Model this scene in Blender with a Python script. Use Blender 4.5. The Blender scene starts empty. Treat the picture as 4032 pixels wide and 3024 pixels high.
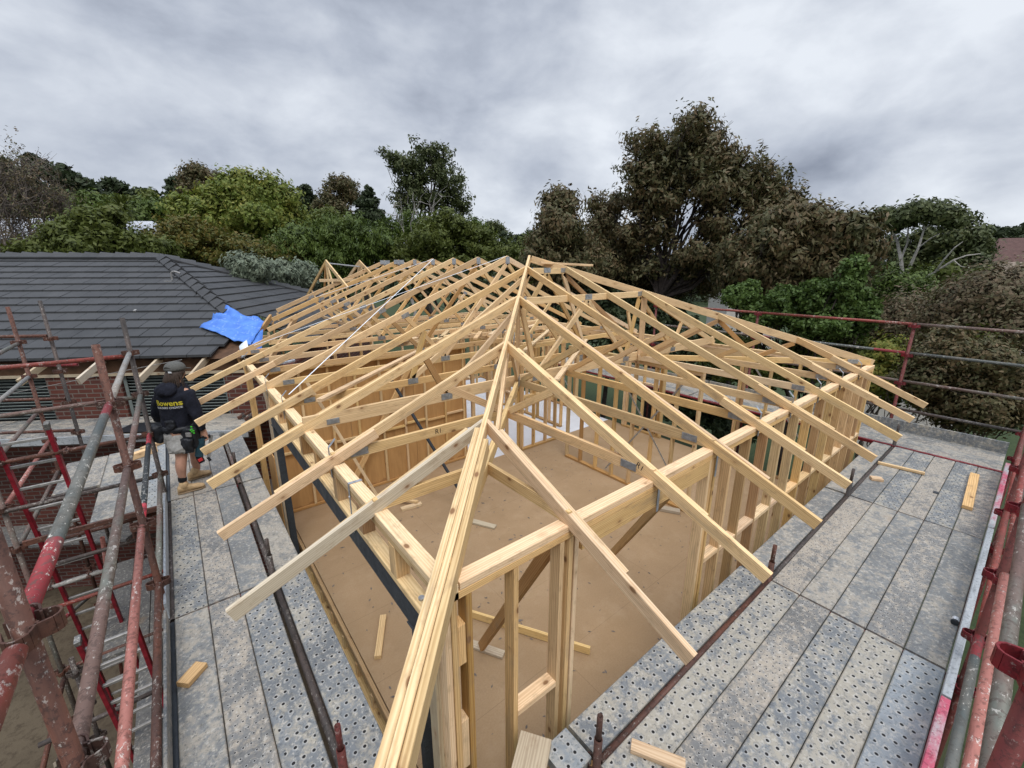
import bpy, bmesh, math, random
import numpy as np
from mathutils import Matrix, Vector, noise as mnoise
from math import radians as R_, sin, cos, tan, pi, sqrt, atan2, hypot, floor
sc = bpy.context.scene
COL = sc.collection
random.seed(7)
# ---------------------------------------------------------------- camera
CAM = Vector((-0.788, -1.524, 3.92)); HEAD = R_(51.41); PITCH = R_(15.38)
cd = bpy.data.cameras.new('camera'); cam = bpy.data.objects.new('camera', cd); COL.objects.link(cam)
cd.sensor_width = 36; cd.lens = 36*1660/4032; cd.clip_start = 0.03; cd.clip_end = 4000
cam.location = CAM; cam.rotation_euler = (pi/2-PITCH, 0, HEAD-pi/2)
sc.camera = cam
# ---------------------------------------------------------------- sky, sun, exposure
SUN_EL, SUN_AZ = R_(58), R_(250)      # azimuth measured in the xy plane from +x
w = bpy.data.worlds.new('World'); sc.world = w; w.use_nodes = True
def build_world():
    t = w.node_tree; N = t.nodes; N.clear(); L = t.links.new
    def n(k, **kw):
        o = N.new('ShaderNode'+k)
        for a, b in kw.items(): setattr(o, a, b)
        return o
    out = n('OutputWorld'); bg = n('Background'); L(bg.outputs[0], out.inputs[0])
    tc = n('TexCoord'); sp = n('SeparateXYZ'); L(tc.outputs['Generated'], sp.inputs[0])
    def m(op, a, b=None, c=None):
        o = n('Math', operation=op)
        for i, v in enumerate((a, b, c)):
            if v is None: continue
            if isinstance(v, (int, float)): o.inputs[i].default_value = v
            else: L(v, o.inputs[i])
        return o.outputs[0]
    z = m('MAXIMUM', sp.outputs[2], 0.0); zz = m('ADD', z, 0.30)
    cx = m('DIVIDE', sp.outputs[0], zz); cy = m('DIVIDE', sp.outputs[1], zz)
    cb = n('CombineXYZ'); L(m('ADD', sp.outputs[0], m('MULTIPLY', cx, .22)), cb.inputs[0]); L(m('ADD', sp.outputs[1], m('MULTIPLY', cy, .22)), cb.inputs[1]); L(m('MULTIPLY', z, 2.3), cb.inputs[2])
    mp = n('Mapping'); L(cb.outputs[0], mp.inputs[0]); mp.inputs['Rotation'].default_value = (0, 0, R_(28)); mp.inputs['Scale'].default_value = (1.0, 1.0, 1.0); mp.inputs['Location'].default_value = SKYOFF
    def nz(s, d, r, di, off=0):
        o = n('TexNoise'); o.inputs['Scale'].default_value = s; o.inputs['Detail'].default_value = d
        o.inputs['Roughness'].default_value = r; o.inputs['Distortion'].default_value = di
        L(mp.outputs[0], o.inputs['Vector']); return o.outputs['Fac']
    a = nz(1.0, 2, .5, .4); b = nz(3.2, 7, .52, .22); c = nz(11, 6, .55, .2)
    s = m('ADD', m('MULTIPLY', a, .62), m('ADD', m('MULTIPLY', b, .36), m('MULTIPLY', c, .07)))
    low = m('MULTIPLY', m('SUBTRACT', 0.55, z), .10)            # brighter towards the horizon
    s = m('ADD', s, low)
    cr = n('ValToRGB'); L(s, cr.inputs[0]); e = cr.color_ramp
    e.elements[0].position = .41; e.elements[0].color = (.20, .228, .295, 1)
    e.elements[1].position = .655; e.elements[1].color = (.72, .76, .82, 1)
    k = e.elements.new(.52); k.color = (.42, .46, .54, 1)
    sk = n('TexSky'); sk.sky_type = 'NISHITA'; sk.sun_disc = False; sk.sun_elevation = SUN_EL; sk.sun_rotation = pi/2-SUN_AZ
    skm = n('VectorMath', operation='SCALE'); L(sk.outputs[0], skm.inputs[0]); skm.inputs['Scale'].default_value = .05
    mx = n('MixRGB'); mx.inputs[0].default_value = .93; L(skm.outputs[0], mx.inputs[1]); L(cr.outputs[0], mx.inputs[2])
    mr = n('MapRange', interpolation_type='SMOOTHSTEP'); L(sp.outputs[2], mr.inputs[0])
    mr.inputs[1].default_value = .46; mr.inputs[2].default_value = .80; mr.inputs[3].default_value = 1.0; mr.inputs[4].default_value = ZENITH
    L(mx.outputs[0], bg.inputs[0]); L(mr.outputs[0], bg.inputs[1])
SKYOFF = (7.7, 3.3, 4); ZENITH = 3.3      # an overcast sky is about three times as bright overhead as low down
build_world()
sl = bpy.data.lights.new('sun', 'SUN'); so = bpy.data.objects.new('sun', sl); COL.objects.link(so)
sl.energy = 1.7; sl.angle = R_(28); sl.color = (1, .96, .9)
so.rotation_euler = Vector((cos(SUN_EL)*cos(SUN_AZ), cos(SUN_EL)*sin(SUN_AZ), sin(SUN_EL))).to_track_quat('Z', 'Y').to_euler()
sc.view_settings.view_transform = 'Standard'; sc.view_settings.look = 'None'; sc.view_settings.exposure = 0.26; sc.view_settings.gamma = 1.0
# ---------------------------------------------------------------- where a photo pixel falls in the place
_f = Vector((cos(PITCH)*cos(HEAD), cos(PITCH)*sin(HEAD), -sin(PITCH))); _r = Vector((sin(HEAD), -cos(HEAD), 0)); _u = _r.cross(_f)
def ray(u, v): return _r*((u-2016)/1660) - _u*((v-1512)/1660) + _f
def on(axis, val, u, v):
    d = ray(u, v); t = (val-CAM[axis])/d[axis]; return CAM + d*t
def onz(u, v, z): return on(2, z, u, v)
def onplane(u, v, P, Nn):
    d = ray(u, v); return CAM + d*((P-CAM).dot(Nn)/d.dot(Nn))
# ---------------------------------------------------------------- materials
MAT = {}
class NT:
    def __init__(s, name):
        s.m = bpy.data.materials.new(name); s.m.use_nodes = True; s.t = s.m.node_tree; s.N = s.t.nodes; s.N.clear()
        s.out = s.N.new('ShaderNodeOutputMaterial'); s.b = s.N.new('ShaderNodeBsdfPrincipled'); s.L(s.b.outputs[0], s.out.inputs[0]); MAT[name] = s.m
        s.b.inputs['Specular IOR Level'].default_value = .3
    def L(s, a, b): s.t.links.new(a, b)
    def set(s, inp, v):
        if isinstance(v, (int, float, tuple)): inp.default_value = v
        else: s.L(v, inp)
    def n(s, k, **kw):
        o = s.N.new('ShaderNode'+k)
        for a, b in kw.items(): setattr(o, a, b)
        return o
    def math(s, op, a, b=None, clamp=False):
        o = s.n('Math', operation=op); o.use_clamp = clamp; s.set(o.inputs[0], a)
        if b is not None: s.set(o.inputs[1], b)
        return o.outputs[0]
    def coord(s, kind='Object', scale=(1, 1, 1), rnd=True, rot=(0, 0, 0)):
        tc = s.n('TexCoord'); v = tc.outputs[kind]
        if rnd:
            oi = s.n('ObjectInfo'); a = s.n('VectorMath', operation='MULTIPLY_ADD'); cb = s.n('CombineXYZ')
            for i in range(3): s.L(oi.outputs['Random'], cb.inputs[i])
            s.L(cb.outputs[0], a.inputs[0]); a.inputs[1].default_value = (37, 53, 71); s.L(v, a.inputs[2]); v = a.outputs[0]
        mp = s.n('Mapping'); s.L(v, mp.inputs[0]); mp.inputs['Scale'].default_value = scale; mp.inputs['Rotation'].default_value = rot
        return mp.outputs[0]
    def rand(s): return s.n('ObjectInfo').outputs['Random']
    def noise(s, v, sc, det=4, ro=.5, di=0):
        o = s.n('TexNoise'); s.L(v, o.inputs['Vector']); s.set(o.inputs['Scale'], sc); o.inputs['Detail'].default_value = det; o.inputs['Roughness'].default_value = ro; o.inputs['Distortion'].default_value = di
        return o.outputs['Fac']
    def voro(s, v, sc, out='Distance', feat='F1'):
        o = s.n('TexVoronoi'); o.feature = feat; s.L(v, o.inputs['Vector']); o.inputs['Scale'].default_value = sc; return o.outputs[out]
    def range(s, v, a, b, c=0., d=1.):
        o = s.n('MapRange'); s.set(o.inputs[0], v); s.set(o.inputs[1], a); s.set(o.inputs[2], b); s.set(o.inputs[3], c); s.set(o.inputs[4], d); return o.outputs[0]
    def mix(s, f, a, b, mode='MIX'):
        o = s.n('MixRGB', blend_type=mode); s.set(o.inputs[0], f)
        for i, c in ((1, a), (2, b)):
            if isinstance(c, tuple) and len(c) == 3: c = c+(1,)
            s.set(o.inputs[i], c)
        return o.outputs[0]
    def ramp(s, f, *els):
        o = s.n('ValToRGB'); s.set(o.inputs[0], f); e = o.color_ramp.elements
        while len(e) < len(els): e.new(.5)
        for i, (p, c) in enumerate(els): e[i].position = p; e[i].color = c+(1,)
        return o.outputs[0]
    def done(s, col, rough=.7, metal=0., bump=None, bs=.3, bd=.01):
        if isinstance(col, tuple) and len(col) == 3: col = col+(1,)
        s.set(s.b.inputs['Base Color'], col); s.set(s.b.inputs['Roughness'], rough); s.set(s.b.inputs['Metallic'], metal)
        if bump is not None:
            o = s.n('Bump'); o.inputs['Strength'].default_value = bs; o.inputs['Distance'].default_value = bd; s.L(bump, o.inputs['Height']); s.L(o.outputs[0], s.b.inputs['Normal'])
        return s.m
def wood(name, light, dark, grey, greyness, knot=(.13, .06, .025)):
    s = NT(name); v = s.coord('Object', (1, 1, 1)); rnd = s.rand()
    v1 = s.coord('Object', (1.1, 22, 22)); v2 = s.coord('Object', (.22, 3.2, 3.2))
    wv = s.n('TexWave', wave_type='RINGS', rings_direction='X'); s.L(v2, wv.inputs['Vector']); wv.inputs['Scale'].default_value = 9; wv.inputs['Distortion'].default_value = 7; wv.inputs['Detail'].default_value = 2; wv.inputs['Detail Scale'].default_value = .8
    g = s.noise(v1, 2.2, 4, .6); rings = wv.outputs['Fac']
    f = s.math('ADD', s.math('MULTIPLY', rings, .45), s.math('MULTIPLY', g, .75))
    c = s.mix(s.range(f, .25, .95), light, dark)
    big = s.noise(s.coord('Object', (.7, 2, 2)), 1.3, 3)
    wet = s.range(s.math('ADD', s.math('MULTIPLY', big, .55), s.math('MULTIPLY', s.math('POWER', rnd, 3), .5)), .42, .85, 0, greyness)
    c = s.mix(wet, c, grey)
    hue = s.n('HueSaturation'); s.L(c, hue.inputs['Color']); s.set(hue.inputs['Value'], s.range(rnd, 0, 1, .84, 1.14)); s.set(hue.inputs['Saturation'], s.range(s.math('FRACT', s.math('MULTIPLY', rnd, 7.3)), 0, 1, .88, 1.08)); s.set(hue.inputs['Hue'], s.range(s.math('FRACT', s.math('MULTIPLY', rnd, 13.7)), 0, 1, .496, .508))
    c = hue.outputs[0]
    kv = s.coord('Object', (7, 12, 12)); kd = s.voro(kv, 1.); kc = s.n('SeparateXYZ'); s.L(s.voro(kv, 1., 'Color'), kc.inputs[0]); kd = s.math('ADD', kd, s.range(kc.outputs[0], .80, .82, 1, 0))
    c = s.mix(s.range(kd, .12, .20, .92, 0), c, knot)
    c = s.mix(s.range(kd, .18, .42, .35, 0), c, (.30, .15, .06))
    dirt = s.noise(s.coord('Object', (3, 8, 8)), 2.4, 5, .7)
    c = s.mix(s.range(dirt, .54, .72, 0, .5), c, (.24, .15, .08)); sm = s.noise(s.coord('Object', (.9, 5, 5)), 1.7, 5, .65); c = s.mix(s.range(sm, .56, .66, 0, .4), c, (.30, .22, .14))
    return s.done(c, .72, 0, g, .25, .004)
wood('pine', (.74, .51, .25), (.48, .285, .115), (.45, .33, .19), .35)
wood('pine_pale', (.78, .565, .325), (.56, .345, .165), (.50, .40, .26), .4)
wood('pine_dark', (.50, .30, .12), (.33, .17, .06), (.30, .22, .13), .4)
wood('pine_grey', (.50, .41, .28), (.34, .26, .17), (.34, .31, .27), 1.0)
wood('rafter_old', (.56, .46, .33), (.36, .28, .18), (.44, .385, .30), .7)
def plank_mat(name, holes, pitch=.084, ac=.056, rad=.0098, tint=(.185, .197, .203), beige=(.40, .36, .285), cover=.75):
    s = NT(name); tc = s.n('TexCoord'); sp = s.n('SeparateXYZ'); s.L(tc.outputs['Object'], sp.inputs[0]); rnd = s.rand()
    v = s.coord('Object', (1, 1, 1)); n1 = s.noise(v, 13, 8, .66); n2 = s.noise(v, 2.2, 4, .6); n3 = s.noise(v, 32, 5, .7)
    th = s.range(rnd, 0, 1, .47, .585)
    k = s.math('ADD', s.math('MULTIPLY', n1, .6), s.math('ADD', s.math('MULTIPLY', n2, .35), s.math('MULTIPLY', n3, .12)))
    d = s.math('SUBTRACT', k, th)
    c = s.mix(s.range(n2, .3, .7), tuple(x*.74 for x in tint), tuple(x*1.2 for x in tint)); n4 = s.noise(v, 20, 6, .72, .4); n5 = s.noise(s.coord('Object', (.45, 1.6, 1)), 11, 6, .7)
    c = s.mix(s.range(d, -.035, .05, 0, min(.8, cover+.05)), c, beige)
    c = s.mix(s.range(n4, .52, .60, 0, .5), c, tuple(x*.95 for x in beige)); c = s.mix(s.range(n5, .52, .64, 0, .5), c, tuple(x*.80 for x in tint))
    c = s.mix(s.range(n3, .55, .63, 0, .55), c, (.52, .49, .43)); n7 = s.noise(s.coord('Object', (1, 1, 1), True, (.5, .2, .9)), 44, 4, .7); c = s.mix(s.range(n7, .55, .63, 0, .6), c, tuple(x*.45 for x in tint))
    sp1 = s.voro(v, 7.5); c = s.mix(s.math('MULTIPLY', s.range(s.math('ADD', sp1, s.math('MULTIPLY', n3, .12)), .085, .12, .9, 0), s.range(n2, .5, .6)), c, (.78, .77, .73))
    ru = s.noise(s.coord('Object', (1, 1, 1)), 1.6, 5, .6); c = s.mix(s.range(ru, .68, .80, 0, .6), c, (.33, .20, .10))
    rn = s.noise(s.coord('Object', (.6, 3, 3)), 2.1, 6, .6); c = s.mix(s.range(rn, .70, .76, 0, .5), c, (.30, .06, .07))
    bump = n3
    if holes:
        u = s.math('DIVIDE', sp.outputs[0], pitch); row = s.math('FLOOR', u)
        vv = s.math('ADD', s.math('DIVIDE', sp.outputs[1], ac), s.math('MULTIPLY', s.math('FRACT', s.math('MULTIPLY', row, .5)), 1.0))
        du = s.math('MULTIPLY', s.math('SUBTRACT', s.math('FRACT', u), .5), pitch); dv = s.math('MULTIPLY', s.math('SUBTRACT', s.math('FRACT', vv), .5), ac)
        r = s.math('SQRT', s.math('ADD', s.math('MULTIPLY', du, du), s.math('MULTIPLY', dv, dv)))
        edge = s.math('LESS_THAN', s.math('ABSOLUTE', sp.outputs[1]), .088); top = s.math('GREATER_THAN', sp.outputs[2], .02)
        msk = s.math('MULTIPLY', edge, top)
        rim = s.math('MULTIPLY', s.range(r, rad*1.0, rad*2.1, .5, 0), msk); c = s.mix(rim, c, (.50, .49, .46))
        h = s.math('MULTIPLY', s.math('LESS_THAN', r, rad), msk); c = s.mix(h, c, (.012, .011, .011))
        bump = s.math('ADD', s.math('MULTIPLY', n3, .3), s.math('MULTIPLY', s.range(r, rad, rad*2.2, 1, 0), msk))
    return s.done(c, s.range(n1, .35, .65, .40, .72), .15, bump, .35, .004)
plank_mat('plank_perforated', True)
plank_mat('plank_fine', True, .060, .042, .0054, tint=(.20, .198, .188), beige=(.42, .362, .285), cover=.8)
plank_mat('plank_plain', False, tint=(.20, .205, .20), beige=(.40, .355, .285), cover=.75)
plank_mat('plank_bright', True, tint=(.26, .285, .30), beige=(.41, .39, .34), cover=.4)
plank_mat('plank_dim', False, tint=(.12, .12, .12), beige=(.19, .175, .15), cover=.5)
def tube_mat(name, base, under, bands=None, amount=.5, white=.5):
    s = NT(name); tc = s.n('TexCoord'); sp = s.n('SeparateXYZ'); s.L(tc.outputs['Object'], sp.inputs[0])
    v = s.coord('Object', (1, 1, 1)); va = s.coord('Object', (.35, 1, 1))
    n1 = s.noise(va, 7, 7, .65); n2 = s.noise(v, 38, 5, .7); n3 = s.noise(va, 2.2, 3)
    c = s.mix(s.range(s.math('ADD', s.math('MULTIPLY', n1, .7), s.math('MULTIPLY', n3, .5)), .5, .72, 0, amount*1.6), base, under)
    if bands:
        for lo, hi, bc in bands:
            m_ = s.math('MULTIPLY', s.math('GREATER_THAN', sp.outputs[0], lo), s.math('LESS_THAN', sp.outputs[0], hi)); m_ = s.math('MULTIPLY', m_, s.range(n1, .34, .44, .35, 1)); c = s.mix(m_, c, bc)
    c = s.mix(s.range(n2, .53, .59, 0, .6), c, tuple(x*.45 for x in under))
    n6 = s.noise(s.coord('Object', (.18, 2.2, 2.2)), 8, 6, .7); c = s.mix(s.range(n6, .53, .66, 0, .55), c, tuple(x*.55 for x in under))
    w1 = s.noise(s.coord('Object', (1.4, 2.2, 2.2)), 20, 6, .75); w2 = s.noise(s.coord('Object', (1, 1, 1)), 2.4, 3)
    c = s.mix(s.range(s.math('ADD', w1, s.math('MULTIPLY', s.math('SUBTRACT', w2, .5), .25)), .585, .635, 0, white), c, (.58, .55, .49))
    return s.done(c, s.range(n1, .3, .7, .42, .8), .1, n2, .4, .004)
RED = (.25, .035, .04)
tube_mat('tube_red', (.26, .052, .040), (.14, .055, .04), None, .55, .55)
tube_mat('tube_pink', (.38, .15, .12), (.22, .09, .07), None, .45, .75)
tube_mat('tube_rust', (.125, .052, .034), (.065, .034, .026), None, .7, .35)
tube_mat('tube_teal', (.070, .088, .086), (.15, .14, .12), ((-9, -.78, RED), (.93, 9, RED)), .7, 1.0)
tube_mat('tube_olive', (.135, .142, .118), (.15, .095, .078), None, .8, .6)
tube_mat('tube_grey', (.27, .275, .26), (.25, .22, .19), None, .6, .8)
tube_mat('tube_black', (.022, .028, .03), (.06, .06, .06), ((-9, -.85, (.55, .05, .07)), (.80, 9, (.55, .05, .07))), .3, .5)
tube_mat('tube_dark', (.085, .062, .052), (.05, .045, .042), None, .6, .35)
tube_mat('steel_red', (.22, .014, .022), (.11, .02, .022), None, .5, .25)
tube_mat('post_red', (.15, .026, .024), (.10, .036, .028), None, .5, .2)
tube_mat('steel_black', (.035, .042, .05), (.055, .06, .065), None, .4, .05)
tube_mat('board_red', (.40, .42, .42), (.48, .10, .15), None, .9, .5)
tube_mat('board_grey', (.42, .445, .46), (.34, .36, .37), None, .7, .3)
def simple(name, col, rough=.7, metal=0., var=.25, scale=8., bump=.2, det=5):
    s = NT(name); v = s.coord('Object'); a = s.noise(v, scale, det, .6)
    c = s.mix(s.range(a, .3, .7), tuple(x*(1-var) for x in col), tuple(min(1, x*(1+var)) for x in col))
    return s.done(c, rough, metal, a, bump, .01)
simple('galv', (.42, .44, .46), .38, .75, .3, 30)
simple('galv_white', (.70, .72, .74), .35, .3, .12, 30)
simple('alu', (.26, .25, .235), .45, .35, .25, 20)
simple('ladder_red', (.23, .014, .024), .5, 0, .35, 14)
simple('black_plastic', (.012, .013, .016), .5, 0, .4, 20)
simple('tool_teal', (.015, .045, .06), .45, 0, .3, 20)
simple('red_plastic', (.45, .03, .03), .45, 0, .2, 20)
simple('skin', (.40, .215, .145), .55, 0, .16, 14)
simple('hair', (.045, .03, .022), .6, 0, .4, 60)
simple('hoodie', (.0075, .0085, .0155), .92, 0, .3, 50, .5)
simple('shorts', (.27, .26, .24), .9, 0, .15, 40)
simple('cap', (.085, .084, .076), .85, 0, .2, 60)
simple('boot', (.42, .285, .15), .8, 0, .25, 24)
simple('sole', (.24, .17, .10), .8, 0, .2, 24)
simple('sock', (.01, .01, .011), .95, 0, .3, 60)
simple('yellow_print', (.46, .38, .025), .7, 0, .12, 60)
simple('white_print', (.42, .42, .42), .7, 0, .12, 60)
simple('leaf_print', (.06, .42, .03), .7, 0, .3, 60)
simple('strap_white', (.76, .78, .80), .45, 0, .08, 30)
simple('wrap_silver', (.45, .47, .50), .5, .1, .5, 14)
def ply():
    s = NT('plywood'); v = s.coord('Object', (1.4, 1.4, .35), False); a = s.noise(v, 2.5, 5, .6, 1.2); b = s.noise(s.coord('Object', (30, 30, 2.0), False), 1.2, 4, .6)
    c = s.mix(s.range(a, .3, .7), (.52, .30, .115), (.40, .215, .08)); c = s.mix(s.range(b, .45, .7, 0, .35), c, (.30, .15, .055))
    k = s.voro(s.coord('Object', (1, 1, .45), False), 1.7); c = s.mix(s.range(k, .03, .07, .7, 0), c, (.22, .10, .04))
    tc = s.n('TexCoord'); sp = s.n('SeparateXYZ'); s.L(tc.outputs['Object'], sp.inputs[0]); st = s.noise(s.coord('Object', (6, 6, 2), False), 1.5, 4)
    water = s.range(s.math('ADD', sp.outputs[2], s.math('MULTIPLY', st, .25)), .18, .20, .45, 0); c = s.mix(water, c, (.24, .115, .045))
    return s.done(c, .75, 0, b, .15, .004)
ply()
def chip():
    s = NT('particleboard'); v = s.coord('Object', (1, 1, 1), False); a = s.noise(v, .9, 5, .6); b = s.noise(v, 60, 3, .7); d = s.noise(v, 5, 6, .7)
    c = s.mix(s.range(a, .3, .7), (.285, .188, .10), (.36, .245, .14)); c = s.mix(s.range(b, .35, .7, 0, .45), c, (.25, .155, .075)); c = s.mix(s.range(d, .56, .74, 0, .5), c, (.23, .15, .085))
    br = s.n('TexBrick'); s.L(s.coord('Object', (1, 1, 1), False), br.inputs['Vector']); br.inputs['Scale'].default_value = 1; br.inputs['Brick Width'].default_value = 3.6; br.inputs['Row Height'].default_value = .9; br.inputs['Mortar Size'].default_value = .004; br.inputs['Mortar Smooth'].default_value = .3
    c = s.mix(s.math('MULTIPLY', br.outputs['Fac'], .4), c, (.17, .105, .055)); e5 = s.noise(v, 2.6, 5, .7); c = s.mix(s.range(e5, .5, .7, 0, .4), c, (.39, .28, .17)); sp = s.voro(v, 5.0); c = s.mix(s.math('MULTIPLY', s.range(sp, .03, .05, .8, 0), s.range(a, .5, .55)), c, (.10, .06, .03))
    return s.done(c, .85, 0, b, .15, .004)
chip()
def concrete():
    s = NT('sheet_floor'); v = s.coord('Object', (1, 1, 1), False); a = s.noise(v, 1.6, 6, .65); b = s.noise(v, 14, 4, .7)
    c = s.mix(s.range(a, .3, .7), (.52, .52, .53), (.62, .625, .64)); c = s.mix(s.range(b, .62, .72, 0, .5), c, (.24, .22, .20)); return s.done(c, .7, 0, b, .1, .004)
concrete()
def brick():
    s = NT('brickwork'); tc = s.n('TexCoord'); sp = s.n('SeparateXYZ'); s.L(tc.outputs['Object'], sp.inputs[0]); cb = s.n('CombineXYZ')
    s.L(s.math('ADD', sp.outputs[0], sp.outputs[1]), cb.inputs[0]); s.L(sp.outputs[2], cb.inputs[1]); v = cb.outputs[0]
    br = s.n('TexBrick'); s.L(v, br.inputs['Vector']); br.inputs['Scale'].default_value = 1; br.inputs['Brick Width'].default_value = .24; br.inputs['Row Height'].default_value = .086; br.inputs['Mortar Size'].default_value = .010; br.inputs['Bias'].default_value = -.1
    br.inputs['Color1'].default_value = (.125, .036, .024, 1); br.inputs['Color2'].default_value = (.07, .025, .02, 1); br.inputs['Mortar'].default_value = (.15, .13, .11, 1)
    n1 = s.noise(tc.outputs['Object'], 18, 5, .6); c = s.mix(s.range(n1, .3, .75, 0, .4), br.outputs['Color'], (.10, .045, .035))
    return s.done(c, .85, 0, s.math('SUBTRACT', n1, br.outputs['Fac']), .5, .008)
brick()
def tile():
    s = NT('roof_tile'); v = s.coord('Object', (1, 1, 1)); a = s.noise(v, 2.0, 6, .65); b = s.noise(v, 90, 3, .7); d = s.noise(s.coord('Object', (1, .4, 1)), 5, 5, .6)
    isl = s.n('NewGeometry').outputs['Random Per Island']
    c = s.mix(s.range(a, .3, .7), (.026, .027, .028), (.046, .047, .048)); c = s.mix(s.range(isl, 0, 1, 0, .5), c, (.058, .058, .059)); c = s.mix(s.range(d, .5, .7, 0, .5), c, (.03, .031, .033))
    c = s.mix(s.range(b, .6, .72, 0, .35), c, (.13, .135, .14)); return s.done(c, .62, 0, b, .25, .004)
tile()
def dirt():
    s = NT('earth'); v = s.coord('Object', (1, 1, 1), False); a = s.noise(v, .5, 6, .6); b = s.noise(v, 9, 6, .7); g = s.noise(v, .11, 4, .55)
    c = s.mix(s.range(a, .35, .65), (.065, .049, .031), (.11, .086, .056)); c = s.mix(s.range(b, .48, .62, 0, .7), c, (.045, .032, .02))
    gr = s.mix(s.range(b, .35, .65), (.02, .034, .012), (.04, .058, .02)); sp = s.n('SeparateXYZ'); tc = s.n('TexCoord'); s.L(tc.outputs['Object'], sp.inputs[0])
    far = s.math('MAXIMUM', s.range(sp.outputs[0], 5, 9), s.range(sp.outputs[1], 16, 20)); far = s.math('MAXIMUM', far, s.range(sp.outputs[1], -1.2, -2.2))
    c = s.mix(s.math('MULTIPLY', far, s.range(g, .25, .45, .55, 1)), c, gr); return s.done(c, .95, 0, b, .5, .03)
dirt()
def leaf(name, cols, trans=.25, rough=.6, bright=1.0):
    s = NT(name); isl = s.n('NewGeometry').outputs['Random Per Island']; v = s.coord('Object', (1, 1, 1)); big = s.noise(v, .55, 3, .6)
    f = s.math('ADD', s.math('MULTIPLY', isl, .55), s.math('MULTIPLY', s.range(big, .3, .7), .45))
    k = len(cols); c = s.ramp(f, *[(i/(k-1), tuple(x*bright for x in col)) for i, col in enumerate(cols)])
    s.done(c, rough, 0); tr = s.n('BsdfTranslucent'); s.set(tr.inputs[0], c); mx = s.n('MixShader'); mx.inputs[0].default_value = trans
    s.L(s.b.outputs[0], mx.inputs[1]); s.L(tr.outputs[0], mx.inputs[2]); s.L(mx.outputs[0], s.out.inputs[0])
leaf('leaf_gum_brown', [(0.0481, 0.0540, 0.0211), (0.0777, 0.0792, 0.0310), (0.0999, 0.0878, 0.0372), (0.1295, 0.0864, 0.0403), (0.0851, 0.0936, 0.0347)], .22)
leaf('leaf_gum', [(0.0338, 0.0456, 0.0174), (0.0562, 0.0722, 0.0248), (0.0825, 0.0988, 0.0322), (0.1050, 0.1026, 0.0372)], .2)
leaf('leaf_bright', [(0.0750, 0.1100, 0.0180), (0.1250, 0.1650, 0.0260), (0.1900, 0.2100, 0.0400), (0.2500, 0.2000, 0.0350)], .3)
leaf('leaf_green', [(0.0467, 0.0634, 0.0120), (0.0723, 0.0924, 0.0165), (0.1020, 0.1232, 0.0225), (0.0808, 0.0862, 0.0180)], .25)
leaf('leaf_orange', [(0.0540, 0.0738, 0.0144), (0.0855, 0.1035, 0.0200), (0.1530, 0.1125, 0.0224), (0.0765, 0.0900, 0.0176), (0.1035, 0.1170, 0.0240)], .3)
leaf('leaf_conifer', [(0.0396, 0.0663, 0.0098), (0.0648, 0.0975, 0.0140), (0.0972, 0.1326, 0.0210)], .15)
leaf('leaf_dark', [(0.0196, 0.0310, 0.0130), (0.0336, 0.0490, 0.0186), (0.0504, 0.0662, 0.0260)], .15)
leaf('leaf_olive', [(0.1000, 0.1250, 0.0820), (0.1400, 0.1700, 0.1150), (0.2000, 0.2250, 0.1550)], .2)
leaf('leaf_ivy', [(0.0425, 0.0748, 0.0160), (0.0680, 0.1144, 0.0240), (0.1020, 0.1584, 0.0360), (0.0595, 0.0924, 0.0224)], .3)
leaf('leaf_rust', [(0.0629, 0.0626, 0.0288), (0.0999, 0.0850, 0.0420), (0.1332, 0.0884, 0.0492), (0.0962, 0.0986, 0.0450), (0.1776, 0.1258, 0.0780)], .2)
simple('bark_dark', (.04, .031, .026), .9, 0, .4, 9, .6)
simple('bark_white', (.34, .315, .28), .8, 0, .3, 6, .3)
simple('bark_twig', (.135, .112, .095), .9, 0, .3, 9, .4)
simple('bark_grey', (.27, .25, .23), .85, 0, .3, 6, .4)
# ---------------------------------------------------------------- helpers
WM = {}
def obj(name, verts, faces, mat, parent=None, W=None, smooth=False, kind=None):
    me = bpy.data.meshes.new(name); me.from_pydata([tuple(v) for v in verts], [], faces); me.update()
    if mat: me.materials.append(MAT[mat])
    if smooth:
        for p in me.polygons: p.use_smooth = True
    return link(name, me, parent, W, kind)
def link(name, me, parent=None, W=None, kind=None):
    o = bpy.data.objects.new(name, me); COL.objects.link(o); W = W or Matrix.Identity(4); WM[o.name] = W
    if parent is not None:
        o.parent = parent; o.matrix_basis = WM[parent.name].inverted() @ W
    else: o.matrix_basis = W
    if kind: o['kind'] = kind
    return o
def tag(o, label, cat, group=None, kind=None):
    o['label'] = label; o['category'] = cat
    if group: o['group'] = group
    if kind: o['kind'] = kind
    return o
def thing(name, label, cat, loc=(0, 0, 0), rz=0, group=None):
    o = bpy.data.objects.new(name, None); COL.objects.link(o); o.empty_display_size = .1
    W = Matrix.Translation(loc) @ Matrix.Rotation(rz, 4, 'Z'); o.matrix_basis = W; WM[o.name] = W
    return tag(o, label, cat, group)
def frame(p, q, up=(0, 0, 1)):
    p, q = Vector(p), Vector(q); x = (q-p).normalized(); up = Vector(up)
    if abs(x.dot(up)) > .999: up = Vector((0, 1, 0))
    y = up.cross(x).normalized(); z = x.cross(y)
    return Matrix(((x.x, y.x, z.x, 0), (x.y, y.y, z.y, 0), (x.z, y.z, z.z, 0), (0, 0, 0, 1))), (q-p).length
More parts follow.
